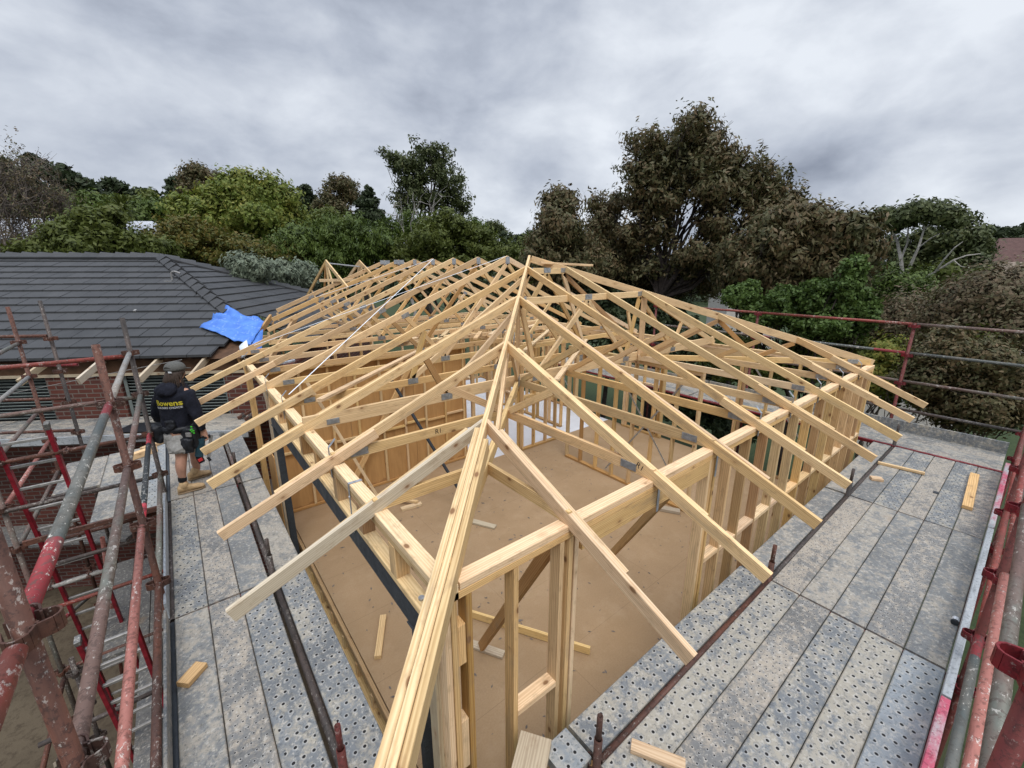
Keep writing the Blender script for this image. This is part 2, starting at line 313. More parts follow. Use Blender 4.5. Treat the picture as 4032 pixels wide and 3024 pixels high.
def box_vf(L, wd, d, c=.003):
    h, k = wd/2, d/2; pr = [(-h+c, -k), (h-c, -k), (h, -k+c), (h, k-c), (h-c, k), (-h+c, k), (-h, k-c), (-h, -k+c)]
    v = [(sx*L/2, y, z) for sx in (-1, 1) for y, z in pr]; f = [(i, (i+1) % 8, 8+(i+1) % 8, 8+i) for i in range(8)]
    return v, [tuple(reversed(range(8)))] + [tuple(reversed(x)) for x in f][::1] + [tuple(range(8, 16))]
def beam(name, p, q, wd, d, mat, parent=None, up=(0, 0, 1), align=0, side=0, c=.003):
    """a straight member from p to q; wd across, d along up; align=-1 puts the line on its top face, +1 on its underside"""
    M, L = frame(p, q, up); z = M.col[2].to_3d(); y = M.col[1].to_3d(); mid = (Vector(p)+Vector(q))/2 + z*(align*d/2) + y*(side*wd/2)
    M = Matrix.Translation(mid) @ M; v, f = box_vf(L, wd, d, min(c, wd*.2, d*.2))
    return obj(name, v, f, mat, parent, M)
class MB:
    def __init__(s): s.v = []; s.f = []
    def add(s, v, f, M=None):
        b = len(s.v); s.v += [tuple(M @ Vector(a)) if M else tuple(a) for a in v]; s.f += [tuple(b+i for i in t) for t in f]; return s
    def beam(s, p, q, wd, d, up=(0, 0, 1), align=0, c=.003):
        M, L = frame(p, q, up); mid = (Vector(p)+Vector(q))/2 + M.col[2].to_3d()*(align*d/2); v, f = box_vf(L, wd, d, min(c, wd*.2, d*.2)); return s.add(v, f, Matrix.Translation(mid) @ M)
    def tube(s, p, q, r, n=10, r2=None):
        M, L = frame(p, q); r2 = r if r2 is None else r2
        v = [(sx*L/2, rr*cos(2*pi*i/n), rr*sin(2*pi*i/n)) for sx, rr in ((-1, r), (1, r2)) for i in range(n)]
        f = [(i, i+n, (i+1) % n+n, (i+1) % n) for i in range(n)] + [tuple(range(n)), tuple(reversed(range(n, 2*n)))]
        return s.add(v, f, Matrix.Translation((Vector(p)+Vector(q))/2) @ M)
    def build(s, name, mat, parent=None, W=None, smooth=False, kind=None):
        W = W or (WM[parent.name] if parent else Matrix.Identity(4)); inv = W.inverted()
        return obj(name, [inv @ Vector(a) for a in s.v], s.f, mat, parent, W, smooth, kind)
def pipe(name, p, q, r, mat, parent=None, n=18, wall=.0042):
    """a hollow pipe with open ends"""
    M, L = frame(p, q); ri = r-wall; v = []
    for sx, rr in ((-1, ri), (-1, r), (1, r), (1, ri)): v += [(sx*L/2, rr*cos(2*pi*i/n), rr*sin(2*pi*i/n)) for i in range(n)]
    f = [(k*n+i, k2*n+i, k2*n+(i+1) % n, k*n+(i+1) % n) for k, k2 in ((0, 1), (1, 2), (2, 3), (3, 0)) for i in range(n)]
    o = obj(name, v, f, mat, parent, Matrix.Translation((Vector(p)+Vector(q))/2) @ M)
    for i, pl in enumerate(o.data.polygons): pl.use_smooth = n <= i < 2*n or i >= 3*n
    return o
ORD = ['first', 'second', 'third', 'fourth', 'fifth', 'sixth', 'seventh', 'eighth', 'ninth', 'tenth', 'eleventh', 'twelfth', 'thirteenth', 'fourteenth', 'fifteenth', 'sixteenth', 'seventeenth', 'eighteenth', 'nineteenth', 'twentieth']
# ================================================================ ground and floors
W_ = 7.866; HW = W_/2; T = tan(R_(22.5)); DK = 1.15; GZ = -2.6
def ground_z(x, y):
    d = hypot(x-3, y-6); z = GZ
    if x > 9: z -= 1.2*min(1, (x-9)/14)
    r = max(0, d-32); az = atan2(y+1.5, x+.8)
    left = max(0, min(1, (az-1.15)/.6)); z += left*min(9, r*.11) + (1-left)*min(10, max(0, r-45)*.028)
    return z + .25*mnoise.noise((x*.07, y*.07, 0))*min(1, d/20)
def build_ground():
    xs = sorted(set([-1500, -700, -350] + list(np.arange(-180, 260, 5.)) + [350, 700, 1500]) | set(np.arange(-10, 20, 2.))); n = len(xs); v = [(x, y, ground_z(x, y)) for y in xs for x in xs]
    f = [(j*n+i, j*n+i+1, (j+1)*n+i+1, (j+1)*n+i) for j in range(n-1) for i in range(n-1)]
    obj('ground', v, f, 'earth', None, None, True, 'structure')
build_ground()
def slab(name, x0, x1, y0, y1, z0, z1, mat, parent=None, kind='structure'):
    v = [(x, y, z) for z in (z0, z1) for x, y in ((x0, y0), (x1, y0), (x1, y1), (x0, y1))]
    return obj(name, v, [(3, 2, 1, 0), (4, 5, 6, 7), (0, 1, 5, 4), (1, 2, 6, 5), (2, 3, 7, 6), (3, 0, 4, 7)], mat, parent, None, False, kind)
slab('floor', .165, W_+.02, -.02, 5.19, -.022, 0, 'particleboard')
slab('floor', .165, 3.69, 5.194, 5.70, -.024, -.002, 'particleboard')
slab('pale_floor', 3.70, W_+.02, 5.196, 11.2, -.03, -.004, 'sheet_floor')
# floor edge: rim rails with blocks between them, along the left side
t = thing('floor_edge_frame', 'timber ladder-like edge frame with blocks under the floor beside the left planks', 'floor frame', (.14, 0, -.3))
beam('rail', (.142, -.01, -.024), (.142, 5.5, -.024), .042, .085, 'pine_dark', t, align=-1); beam('rail', (.10, -.01, -.30), (.10, 5.5, -.30), .13, .045, 'pine', t)
for i in range(13):
    y = .05+.44*i; beam('block', (.135, y, -.277), (.135, y, -.11), .05, .045, 'pine', t, up=(0, 1, 0))
t = thing('base_wall', 'brick base wall under the timber floor of the new frame', 'wall', (0, 0, GZ))
o = slab('wall_face', .02, W_, .03, 11.1, GZ-.3, -.34, 'brickwork', t, None)
# ================================================================ wall frames
def stud(x, y, z0, z1, t, axis='x', mat=None, w=.035):
    mat = mat or random.choice(['pine', 'pine', 'pine_pale', 'pine_dark'])
    return beam('stud', (x, y, z0), (x, y, z1), .09 if axis == 'x' else w, w if axis == 'x' else .09, mat, t, up=(1, 0, 0))
PT = 2.42
t = thing('wall_frame', 'long timber stud wall on the right under the rafter tails, facing the five-plank deck', 'wall frame', (0, .045, 0), 0, 'timber wall frames')
beam('top_plate', (.1, .045, PT), (W_, .045, PT), .09, .045, 'pine_pale', t, align=-1)
beam('top_plate', (.04, .044, PT-.046), (2.66, .044, PT-.046), .088, .045, 'pine', t, align=-1)
beam('top_plate', (2.66, .046, PT-.046), (W_, .046, PT-.046), .088, .045, 'pine', t, align=-1)
beam('bottom_plate', (0, .045, .001), (W_, .045, .001), .09, .042, 'pine_dark', t, align=1)
beam('lintel', (1.0, .0225, PT-.092), (2.60, .0225, PT-.092), .042, .14, 'pine', t, align=-1)
for x in (.02, .06, .15, .46, .82, .90, .95, 2.62, 2.66, 2.72, 3.03, 3.40, 3.82, 4.24, 4.68, 5.12, 5.56, 6.0, 6.42, 6.86, 7.3, 7.58, 7.83):
    stud(x, .045, .043, PT-.092, t)
nx = [.46, .82, 2.72, 3.03, 3.40, 3.82, 4.24, 4.68, 5.12, 5.56, 6.0, 6.42, 6.86, 7.3, 7.58, 7.83]
for a, b in zip(nx, nx[1:]):
    if b-a > 1: continue
    beam('noggin', (a+.018, .045, 1.24+.012*random.random()), (b-.018, .045, 1.24+.012*random.random()), .09, .045, 'pine_pale', t)
for z0, z1 in ((.5, .8), (1.15, 1.5), (1.9, 2.15)):
    beam('packer', (.105, .045, z0), (.105, .045, z1), .07, .05, 'pine', t, up=(1, 0, 0))
# left wall: plates, cripples, steel lintel
t = thing('wall_frame', 'timber lintel wall with short cripple studs sitting on the grey steel beam', 'wall frame', (.045, 2.5, 2.07), 0, 'timber wall frames')
beam('top_plate', (.045, -.0, PT), (.045, 6.75, PT), .09, .045, 'pine_pale', t, align=-1)
beam('top_plate', (.046, .0, PT-.046), (.046, 6.75, PT-.046), .088, .042, 'pine', t, align=-1)
beam('bottom_plate', (.045, .12, 2.115), (.045, 4.7, 2.115), .09, .042, 'pine_pale', t, align=-1)
y = .62
while y < 4.7:
    beam('cripple', (.045, y, 2.117), (.045, y, PT-.089), .09, .09, 'pine_dark' if int(y*10) % 3 else 'pine', t, up=(0, 1, 0)); y += .56
for y in (.34, 1.35, 2.4, 3.5): MB().tube((.045, y, 2.115), (.045, y, 2.128), .018, 10).build('bolt_head', 'galv', t)
t = thing('steel_beam', 'dark grey steel channel beam spanning the big opening on the left', 'steel beam', (.03, 2.4, 1.9))
m = MB(); m.beam((.012, .3, 1.985), (.012, 4.66, 1.985), .010, .17); m.build('web', 'steel_black', t)
beam('flange', (.05, .3, 2.072), (.05, 4.66, 2.072), .085, .010, 'steel_black', t, align=-1); beam('flange', (.05, .3, 1.90), (.05, 4.66, 1.90), .085, .010, 'steel_black', t, align=-1)
for nm, y, lb, z0 in (('near', .40, 'thin dark steel post under the near end of the steel beam', -.335), ('far', 4.60, 'dark steel post under the far end of the steel beam', -.335)):
    t = thing('steel_post', lb, 'steel post', (.05, y, z0), 0, 'steel posts')
    m = MB(); m.beam((.05, y, z0+.01), (.05, y, 1.888), .08, .08 if nm == 'far' else .06, up=(0, 1, 0)); m.build('shaft', 'steel_black', t)
    m = MB(); m.beam((.05, y-.08, z0), (.05, y+.08, z0), .14, .012, align=1); m.build('base_plate', 'steel_black', t)
    m = MB(); m.beam((.05, y-.07, 1.888), (.05, y+.07, 1.888), .1, .010, align=-1); m.build('cap_plate', 'steel_black', t)
for y, lb, mt in ((4.80, 'grey weathered timber post beside the far steel post', 'pine_grey'), (6.70, 'yellow timber post against the brick house wall', 'pine')):
    t = thing('timber_post', lb, 'timber post', (.045, y, 0), 0, 'timber posts')
    beam('shaft', (.045, y, -.336), (.045, y, PT-.09), .09, .09 if mt == 'pine_grey' else .07, mt, t, up=(0, 1, 0))
    beam('knee_block', (.045, y+.05, PT-.30), (.045, y+.33, PT-.095), .07, .07, mt, t)
# corner boards near the hip
t = thing('corner_post', 'built-up timber corner post with packers under the foot of the triple hip rafter', 'corner post', (.05, .15, 0))
for x, y, mt in ((-.005, .125, 'pine_grey'), (.045, .14, 'pine'), (.09, .155, 'pine_dark')): beam('ply', (x, y, -.336), (x, y, 2.06), .042, .09, mt, t, up=(0, 1, 0))
beam('block', (.06, .22, .3), (.06, .22, .62), .09, .05, 'pine', t, up=(0, 1, 0)); beam('block', (.06, .22, 1.2), (.06, .22, 1.55), .09, .05, 'pine', t, up=(0, 1, 0))
# a general stud wall
def stud_wall(p, q, label, sp=.45, openings=(), h=PT, nog=(1.24,), name='wall_frame'):
    p, q = Vector(p), Vector(q); d = (q-p); L = d.length; d.normalize(); ax = 'x' if abs(d.x) > abs(d.y) else 'y'
    t = thing(name, label, 'wall frame', (p.x, p.y, 0), 0, 'timber wall frames'); P = lambda s, z: (p.x+d.x*s, p.y+d.y*s, z)
    cuts = [0.]; 
    for a, b in openings: cuts += [a, b]
    cuts.append(L)
    for i in range(0, len(cuts), 2):
        if cuts[i+1]-cuts[i] > .05: beam('bottom_plate', P(cuts[i], .003), P(cuts[i+1], .003), .09, .042, 'pine_dark', t, align=1)
    beam('top_plate', P(0, h), P(L, h), .09, .042, 'pine', t, align=-1); beam('top_plate', P(0, h-.043), P(L, h-.043), .088, .042, 'pine_pale', t, align=-1)
    pos = [.018]; s = sp
    while s < L-.1: pos.append(s); s += sp
    pos.append(L-.018)
    for a, b in openings: pos = [s for s in pos if not a-.06 < s < b+.06] + [a-.018, b+.018, a-.055, b+.055]; beam('lintel', P(a, h-.09), P(b, h-.09), .088, .14, 'pine', t, align=-1)
    pos = sorted(pos)
    for s in pos: stud(*P(s, 0)[:2], .046, h-.087, t, ax)
    for a, b in zip(pos, pos[1:]):
        if .2 < b-a < .75:
            for z in nog:
                zz = z+random.uniform(-.02, .02); beam('noggin', P(a+.018, zz), P(b-.018, zz), .09, .042, random.choice(['pine', 'pine_pale']), t)
    return t
stud_wall((W_-.045, .1), (W_-.045, 11.1), 'far right side stud wall, dark trees showing between its studs', .45, ((1.9, 3.5), (4.6, 6.2), (8.0, 9.4)))
stud_wall((5.36, 1.5), (5.36, 4.3), 'partition frame standing in the middle of the brown floor, crossed by grey strap bracing', .40)
stud_wall((4.78, 5.13), (5.82, 5.13), 'short partition frame with a doubled stud at the edge of the pale floor', .36)
stud_wall((4.78, 5.2), (4.78, 7.9), 'partition frame running back from the edge of the pale floor', .45, ((.9, 1.8),))
stud_wall((3.75, 7.95), (7.75, 7.95), 'cross partition behind the pale floor, with a door opening', .42, ((1.2, 2.1),))
stud_wall((.12, 9.6), (7.75, 9.6), 'rear partition deep under the trusses, behind the pale floor room', .5, ((2.2, 3.1), (5, 5.9)))
stud_wall((.1, 11.1), (7.8, 11.1), 'back end stud wall, farthest of all the wall frames', .5, ((3.4, 5.2),))
stud_wall((6.5, 5.6), (6.5, 7.9), 'partition frame near the far right wall on the pale floor', .45)
for i, (a, b) in enumerate((((5.31, 1.55, .2), (5.31, 3.1, 2.2)), ((5.31, 3.2, .15), (5.31, 1.7, 2.3)), ((W_-.1, 6.3, .3), (W_-.1, 8.1, 2.3)), ((W_-.1, .3, .3), (W_-.1, 1.9, 2.3)))):
    tag(beam('brace_strap', a, b, .002, .03, 'galv', None), ['flat grey steel strap rising to the back across the middle partition frame', 'flat grey steel strap rising to the front across the middle partition frame', 'grey steel strap brace on the far right wall, toward its back end', 'grey steel strap brace on the far right wall, at its front end'][i], 'brace', 'steel strap braces on walls')
# plywood sheeted wall
t = thing('plywood_wall', 'brown plywood sheeted wall with studs on its face across the left room', 'wall frame', (1.9, 5.6, 0), 0, 'timber wall frames')
xs = [.12, 1.32, 2.52, 3.68]
for a, b in zip(xs, xs[1:]): slab('sheet', a+.003, b-.003, 5.60, 5.615, .003, PT-.01, 'plywood', t, None)
for i in range(9):
    x = .16+i*.43; beam('stud', (x, 5.577, .046), (x, 5.577, PT-.05), .042, .04, 'pine', t, up=(1, 0, 0))
    if i < 8: beam('noggin', (x+.025, 5.577, 1.05+.04*(i % 2)), (x+.405, 5.577, 1.05+.04*(i % 2)), .042, .04, 'pine', t)
beam('bottom_plate', (.12, 5.577, .003), (3.68, 5.577, .003), .042, .042, 'pine_dark', t, align=1); beam('top_plate', (.12, 5.577, PT), (3.68, 5.577, PT), .09, .042, 'pine', t, align=-1)
slab('sheet', 3.68, 3.695, 5.62, 7.9, .003, PT-.01, 'plywood', t, None); slab('sheet', -.0, .015, 4.95, 5.55, -.25, 1.3, 'plywood', t, None)
# props leaning in the rooms
def prop(p, q, label, mat='pine', w=.045, d=.09):
    tag(beam('timber_prop', p, q, w, d, mat), label, 'timber prop', 'leaning timber props')
f0 = onz(1895, 2545, .05); prop(f0, (.86, .115, 2.25), 'brown timber prop leaning to the doubled stud right of the triple hip rafter', 'pine_dark')
f1 = onz(2405, 2185, .05); prop(f1, (2.75, .13, 2.28), 'brown timber prop leaning from the floor to the studs beside the wide front opening', 'pine_dark')
prop((1.05, 5.45, .05), (2.5, 5.5, 2.3), 'long timber prop leaning diagonally against the plywood wall', 'pine')
prop((.55, 4.9, 2.36), (1.45, 4.75, .06), 'thin pale timber prop slanting down in front of the plywood wall', 'pine_pale', .03, .045)
prop((1.75, 4.9, 2.3), (2.55, 3.75, .05), 'dark grey metal prop slanting from the plywood wall to the floor', 'steel_black', .05, .03)
prop((1.35, 1.9, .05), (2.05, .72, .05), 'timber board on edge on the floor behind the front studs', 'pine', .035, .09)
def floor_bit(u, v, ang, l, wd, h, mat, label, z=0.0, cat='timber offcut', name='timber_offcut', grp='timber offcuts lying about'):
    p = onz(u, v, z); a = R_(ang); d = Vector((cos(a), sin(a), 0))*l/2
    return tag(beam(name, p-d+Vector((0, 0, h/2+.002)), p+d+Vector((0, 0, h/2+.002)), wd, h, mat), label, cat, grp)
floor_bit(1500, 2510, 62, .55, .07, .045, 'pine', 'timber offcut on the floor left of the triple hip rafter, beside the thin steel post')
floor_bit(1620, 2000, -8, .35, .09, .05, 'pine_pale', 'short pale offcut on the brown floor in front of the plywood wall')
floor_bit(1600, 1975, -50, .42, .05, .04, 'pine', 'offcut lying across the short pale offcut in front of the plywood wall', .055)
floor_bit(1895, 2065, -62, .5, .10, .03, 'pine_grey', 'dark grey board end on the floor right behind the triple hip rafter')
floor_bit(2620, 2010, -60, .45, .12, .05, 'pine_grey', 'grey cleat on the floor at the foot of the prop near the middle partition')
floor_bit(1915, 2560, -60, .4, .09, .03, 'pine_grey', 'grey cleat on the floor at the foot of the prop near the corner post')
# ================================================================ roof
def zt(x): return 2.498 + T*x
TH, DP = .035, .09
def plate(p, along, t, l=.16, h=.075, off=(0, 0, 0), up=(0, 0, 1)):
    p = Vector(p); l *= .8; h *= .85; a = Vector(along).normalized()*l/2; return beam('nail_plate', p-a, p+a, .003, h, 'galv', t, up=up, c=.0005)
def web(p, q, t, d=.07, th=.034, mat=None): return beam('web', p, q, th, d, mat or random.choice(['pine', 'pine', 'pine_pale', 'pine_dark']), t)
cz = lambda: random.choice(['pine', 'pine', 'pine_pale'])
def roof_truss(y, k):
    label = '%s full roof truss behind the hip apex%s' % (ORD[k], ', white strap brace nailed near its peak' if k in (0, 3) else '')
    t = thing('roof_truss', label, 'roof truss', (HW, y, PT), 0, 'triangular roof trusses'); x0 = -.80 if k < 4 else (.63, .88, 1.15)[k-4]
    if k in (1, 2): # tails lapped by a second piece
        beam('top_chord', (-.44, y, zt(-.44)), (HW-.001, y, zt(HW)), TH, DP, cz(), t, align=-1); beam('rafter_tail', (-.80, y-TH, zt(-.80)), (.25, y-TH, zt(.25)), TH, DP-.01, 'pine_pale', t, align=-1)
    else: beam('top_chord', (x0, y, zt(x0)), (HW-.001, y, zt(HW)), TH, DP, 'rafter_old' if k == 9 else cz(), t, align=-1)
    beam('top_chord', (HW+.001, y, zt(HW)), (W_+.05, y, zt(-.05)), TH, DP, cz(), t, align=-1)
    xb = .002 if k < 4 else x0
    beam('bottom_chord', (xb, y, PT+.001), (W_-.002, y, PT+.001), TH-.002, DP, cz(), t, align=1)
    if k >= 4: web((x0+.02, y, PT+.09), (x0+.02, y, zt(x0)-.09), t, .09)
    q = [(W_/4, zt(W_/4)-.1), (HW, zt(HW)-.12), (3*W_/4, zt(W_/4)-.1)]; b = [(W_/3, PT+.09), (2*W_/3, PT+.09)]
    for (xa, za), (xc, zc) in ((q[0], b[0]), (b[0], q[1]), (q[1], b[1]), (b[1], q[2])): web((xa, y, za), (xc, y, zc), t)
    s_ = -TH/2-.0035
    plate((HW, y+s_, zt(HW)-.075), (1, 0, 0), t, .11, .14)
    plate((W_/4, y+s_, zt(W_/4)-.085), (1, 0, T), t, .16, .075); plate((3*W_/4, y+s_, zt(W_/4)-.085), (1, 0, -T), t, .16, .075)
    for xx, zz in b: plate((xx, y+s_, zz-.03), (1, 0, 0), t, .20, .09)
    if k < 4: plate((.26, y+s_, PT+.05), (1, 0, 0), t, .17, .07)
    plate((W_-.2, y+s_, PT+.05), (1, 0, 0), t, .17, .07)
    if k in (5, 6): plate((HW, y-.03, zt(HW)-.06), (1, 0, 0), t, .34, .12)
for k in range(7): roof_truss(4.534+.9*k, k)
def flat_truss(y, lab):
    t = thing('hip_girder_truss', lab, 'roof truss', (HW, y, PT), 0, 'flat topped hip trusses'); z = zt(y)
    lapped = y > 3
    if lapped:
        beam('top_chord', (-.42, y, zt(-.42)), (y, y, z), TH, DP, 'pine', t, align=-1); beam('rafter_tail', (-.80, y-TH, zt(-.8)), (.3, y-TH, zt(.3)), TH, DP-.008, 'pine_pale', t, align=-1)
    else:
        beam('top_chord', (-.80, y, zt(-.8)), (y, y, z), TH, DP, 'pine_pale', t, align=-1); beam('sister_ply', (-.35, y+TH, zt(-.35)), (y-.05, y+TH, zt(y-.05)), TH-.002, DP, 'pine', t, align=-1)
    beam('top_chord', (W_-y, y, z), (W_+.05, y, zt(-.05)), TH, DP, cz(), t, align=-1)
    beam('flat_chord', (y+.03, y, z-.035), (W_-y-.03, y, z-.035), TH, DP, 'pine_pale', t, align=-1)
    beam('bottom_chord', (.002, y, PT+.001), (W_-.002, y, PT+.001), TH-.002, DP if lapped else .14, cz(), t, align=1)
    b = [1.55, 2.95, W_-2.95, W_-1.55]; zb = PT+.09; ztop = z-.12
    pts = [(y*.5, zt(y*.5)-.1), (b[0], zb), (y+.04, ztop), (b[1], zb), (HW, ztop), (b[2], zb), (W_-y-.04, ztop), (b[3], zb), (W_-y*.5, zt(y*.5)-.1)]
    for (xa, za), (xc, zc) in zip(pts, pts[1:]): web((xa, y, za), (xc, y, zc), t)
    s_ = -TH/2-.0035
    for xx, zz in pts[1:-1]: plate((xx, y+s_, zz+(.05 if zz > 2.7 else -.03)), (1, 0, 0), t, .18, .085)
    plate((.27, y+s_, PT+.05), (1, 0, 0), t, .15, .062)
flat_truss(2.64, 'lower flat topped hip truss, nearer of the two, with doubled left top chord'); flat_truss(3.52, 'upper flat topped hip truss just below the hip apex')
# hip trusses
t = thing('hip_rafter', 'triple-ply hip rafter running from the near corner up to the roof apex', 'hip rafter', (0, 0, PT), 0, 'hip rafters')
dg = Vector((1, -1, 0)).normalized()
def hp(s, o=0, dz=0): return Vector((s, s, zt(s)+dz)) + dg*o
beam('centre_ply', hp(-.95), hp(HW-.01), .038, .11, 'pine_pale', t, align=-1)
beam('side_ply', hp(-.95, -.040, -.004), hp(.80, -.040, -.004), .037, .11, 'pine_pale', t, align=-1); beam('side_ply', hp(-.95, .040, -.006), hp(.72, .040, -.006), .037, .11, 'pine', t, align=-1)
beam('bottom_chord', (.06, .06, PT+.002), (2.62, 2.62, PT+.002), .045, .10, 'pine', t, align=1)
beam('web', (2.56, 2.56, PT+.1), (1.95, 1.95, zt(1.95)-.13), .035, .07, 'pine', t); beam('web', (2.60, 2.60, PT+.1), (2.60, 2.60, zt(2.6)-.12), .04, .09, 'pine_dark', t, up=(1, 1, 0)); beam('web', (1.3, 1.3, PT+.1), (1.85, 1.85, zt(1.85)-.13), .035, .07, 'pine_pale', t)
plate((2.56, 2.52, PT+.09), (1, 1, 0), t, .2, .16); plate((2.0+.03, 2.0-.03, zt(2)-.14), (1, 1, T), t, .2, .1)
t = thing('hip_rafter', 'single-ply hip rafter falling from the apex to the far right wall corner', 'hip rafter', (W_, 0, PT), 0, 'hip rafters')
def hq(s, dz=0): return Vector((W_-s, s, zt(s)+dz))
beam('top_chord', hq(.02), hq(HW-.03), .038, .11, 'pine', t, align=-1); beam('bottom_chord', (W_-.06, .06, PT+.002), (W_-2.62, 2.62, PT+.002), .045, .09, 'pine', t, align=1)
for a, b in ((.9, 1.3), (1.75, 1.3), (1.75, 2.5)): beam('web', (W_-a, a, zt(a)-.12), (W_-b, b, PT+.09), .035, .07, 'pine_dark', t)
beam('web', (W_-2.6, 2.6, PT+.09), (W_-2.6, 2.6, zt(2.6)-.12), .035, .09, 'pine_pale', t, up=(1, -1, 0)); plate((W_-.28, .23, PT+.06), (1, -1, 0), t, .2, .08)
# jack trusses
def jack(side, s, top, bot, lab, mode):
    t = thing('jack_truss', lab, 'jack truss', (s, 0, PT) if side == 'R' else (0, s, PT), 0, 'jack trusses on the hip end')
    P = (lambda a, z, o=0: (s+o, a, z)) if side == 'R' else (lambda a, z, o=0: (a, s+o, z))
    m = {'old': 'rafter_old', 'pale': 'pine_pale'}.get(mode.split()[-1], 'pine')
    if 'lap' in mode:
        beam('top_chord', P(-.42, zt(-.42)), P(top, zt(top)), TH, DP, 'pine', t, align=-1); o_ = TH if side == 'R' else -TH
        beam('rafter_tail', P(-.80, zt(-.80)-.003, -TH), P(.35, zt(.35)-.003, -TH), TH-.001, DP-.008, 'pine_pale', t, align=-1)
    else:
        beam('top_chord', P(-.83, zt(-.83)), P(top, zt(top)), TH, DP, m, t, align=-1)
        if 'double' in mode: beam('sister_ply', P(-.45+.1*random.random(), zt(-.42)-.002, TH+.001), P(top-.12, zt(top-.12)-.002, TH+.001), TH, DP, 'pine_pale', t, align=-1)
    beam('bottom_chord', P(.004, PT+.002), P(bot, PT+.002), TH-.002, DP, cz(), t, align=1)
    if bot > 1.5: web(P(bot-.05, PT+.09), P(bot*.62, zt(bot*.62)-.09), t)
    o_ = -TH/2-.0035
    if s > 1: plate(P(.22, PT+.05, o_), P(1, 0) if side == 'R' else (1, 0, 0), t, .18, .07) if side == 'L' else beam('nail_plate', (s+o_, .15, PT+.05), (s+o_, .29, PT+.05), .003, .06, 'galv', t, c=.0005)
for k, (x, top, bot, mode) in enumerate(((.88, .86, .86, 'double pale'), (1.76, 1.74, 1.74, 'double pale'), (2.64, 2.64, 2.60, 'double'), (3.52, 3.50, 2.60, 'lap'), (4.35, 3.48, 2.60, 'lap'), (5.23, 2.60, 2.60, 'single'), (6.10, 1.75, 1.75, 'lap'), (6.98, .86, .86, 'lap'))):
    jack('R', x, top, bot, '%s jack truss from the near corner along the right wall%s' % (ORD[k], ['', ', pale and doubled', '', ', with a lapped tail', '', '', '', ', shortest at far end'][k]), mode)
for k, (y, mode) in enumerate(((.88, 'double old'), (1.76, 'lap'))):
    jack('L', y, y-.02, y-.02, ['greyish doubled rafter and jack truss nearest the corner on the left side', 'second rafter and jack truss from the corner on the left side, tail lapped'][k], mode)
# two small trusses turned across at the back left
for i, (x, lab) in enumerate(((2.55, 'small crosswise truss with steep look at the far left, leftmost of the pair'), (3.42, 'small crosswise truss at the far left, beside the main ridge'))):
    y0 = 10.4; z0 = 4.13; t = thing('cross_truss', lab, 'roof truss', (x, y0, PT), 0, 'small crosswise trusses'); hl = 3.4
    for sg in (1, -1):
        e = (x, y0+sg*hl*(1 if sg > 0 else .45), z0-T*hl*(1 if sg > 0 else .45)); beam('top_chord', (x, y0+sg*.001, z0), e, TH, DP, 'pine', t, align=-1)
        web((x, y0+sg*.05, z0-.12), (x, y0+sg*.9, PT+.2), t)
    web((x, y0, z0-.1), (x, y0, PT+.2), t); beam('bottom_chord', (x, y0-1.5, PT+.1), (x, y0+hl, PT+.1), TH, DP, 'pine', t, align=1)
    web((x, y0+1.8, z0-T*1.8-.1), (x, y0+.9, PT+.2), t)
tag(beam('ridge_batten', (2.55, 10.5, 4.05), (3.9, 10.3, 3.9), .03, .03, 'galv', None), 'thin grey line strung between the peaks of the two small crosswise trusses', 'brace')
tag(beam('timber_batten', (2.2, 9.9, 3.62), (5.2, 9.9, 3.62), .035, .07, 'pine_pale'), 'horizontal timber batten tying the far trusses together below their peaks', 'batten', 'timber battens on trusses')
tag(beam('timber_batten', (3.95, 3.70, 4.0), (5.1, 3.62, 3.965), .09, .035, 'pine_pale'), 'loose timber batten poking out to the right just behind the hip apex', 'batten', 'timber battens on trusses')
for i, (yy, x0, x1) in enumerate(((3.2, .3, 2.4), (2.2, 2.9, 5.6), (4.0, 3.9, 6.4))):
    tag(beam('timber_batten', (x0, yy, 2.515), (x1, yy+1.9, 2.515), .07, .035, 'pine_pale', align=1), ['diagonal flat board lying on the bottom chords on the left side', 'diagonal flat board on the bottom chords left of the middle partition', 'diagonal flat board on the bottom chords at the right side'][i], 'batten', 'timber battens on trusses')
# a few timber packs lying on the chords in the middle distance
for i in range(7):
    x = 2.2+.55*i+random.uniform(-.1, .1); y = 5.6+.5*random.random(); tag(beam('timber_batten', (x, y, 2.513), (x+random.uniform(.6, 1.3), y+random.uniform(.2, 1.2), 2.513), .09, .035, 'pine_pale', align=1), '%s from the left of the short loose boards on the middle bottom chords' % ORD[i], 'batten', 'timber battens on trusses')
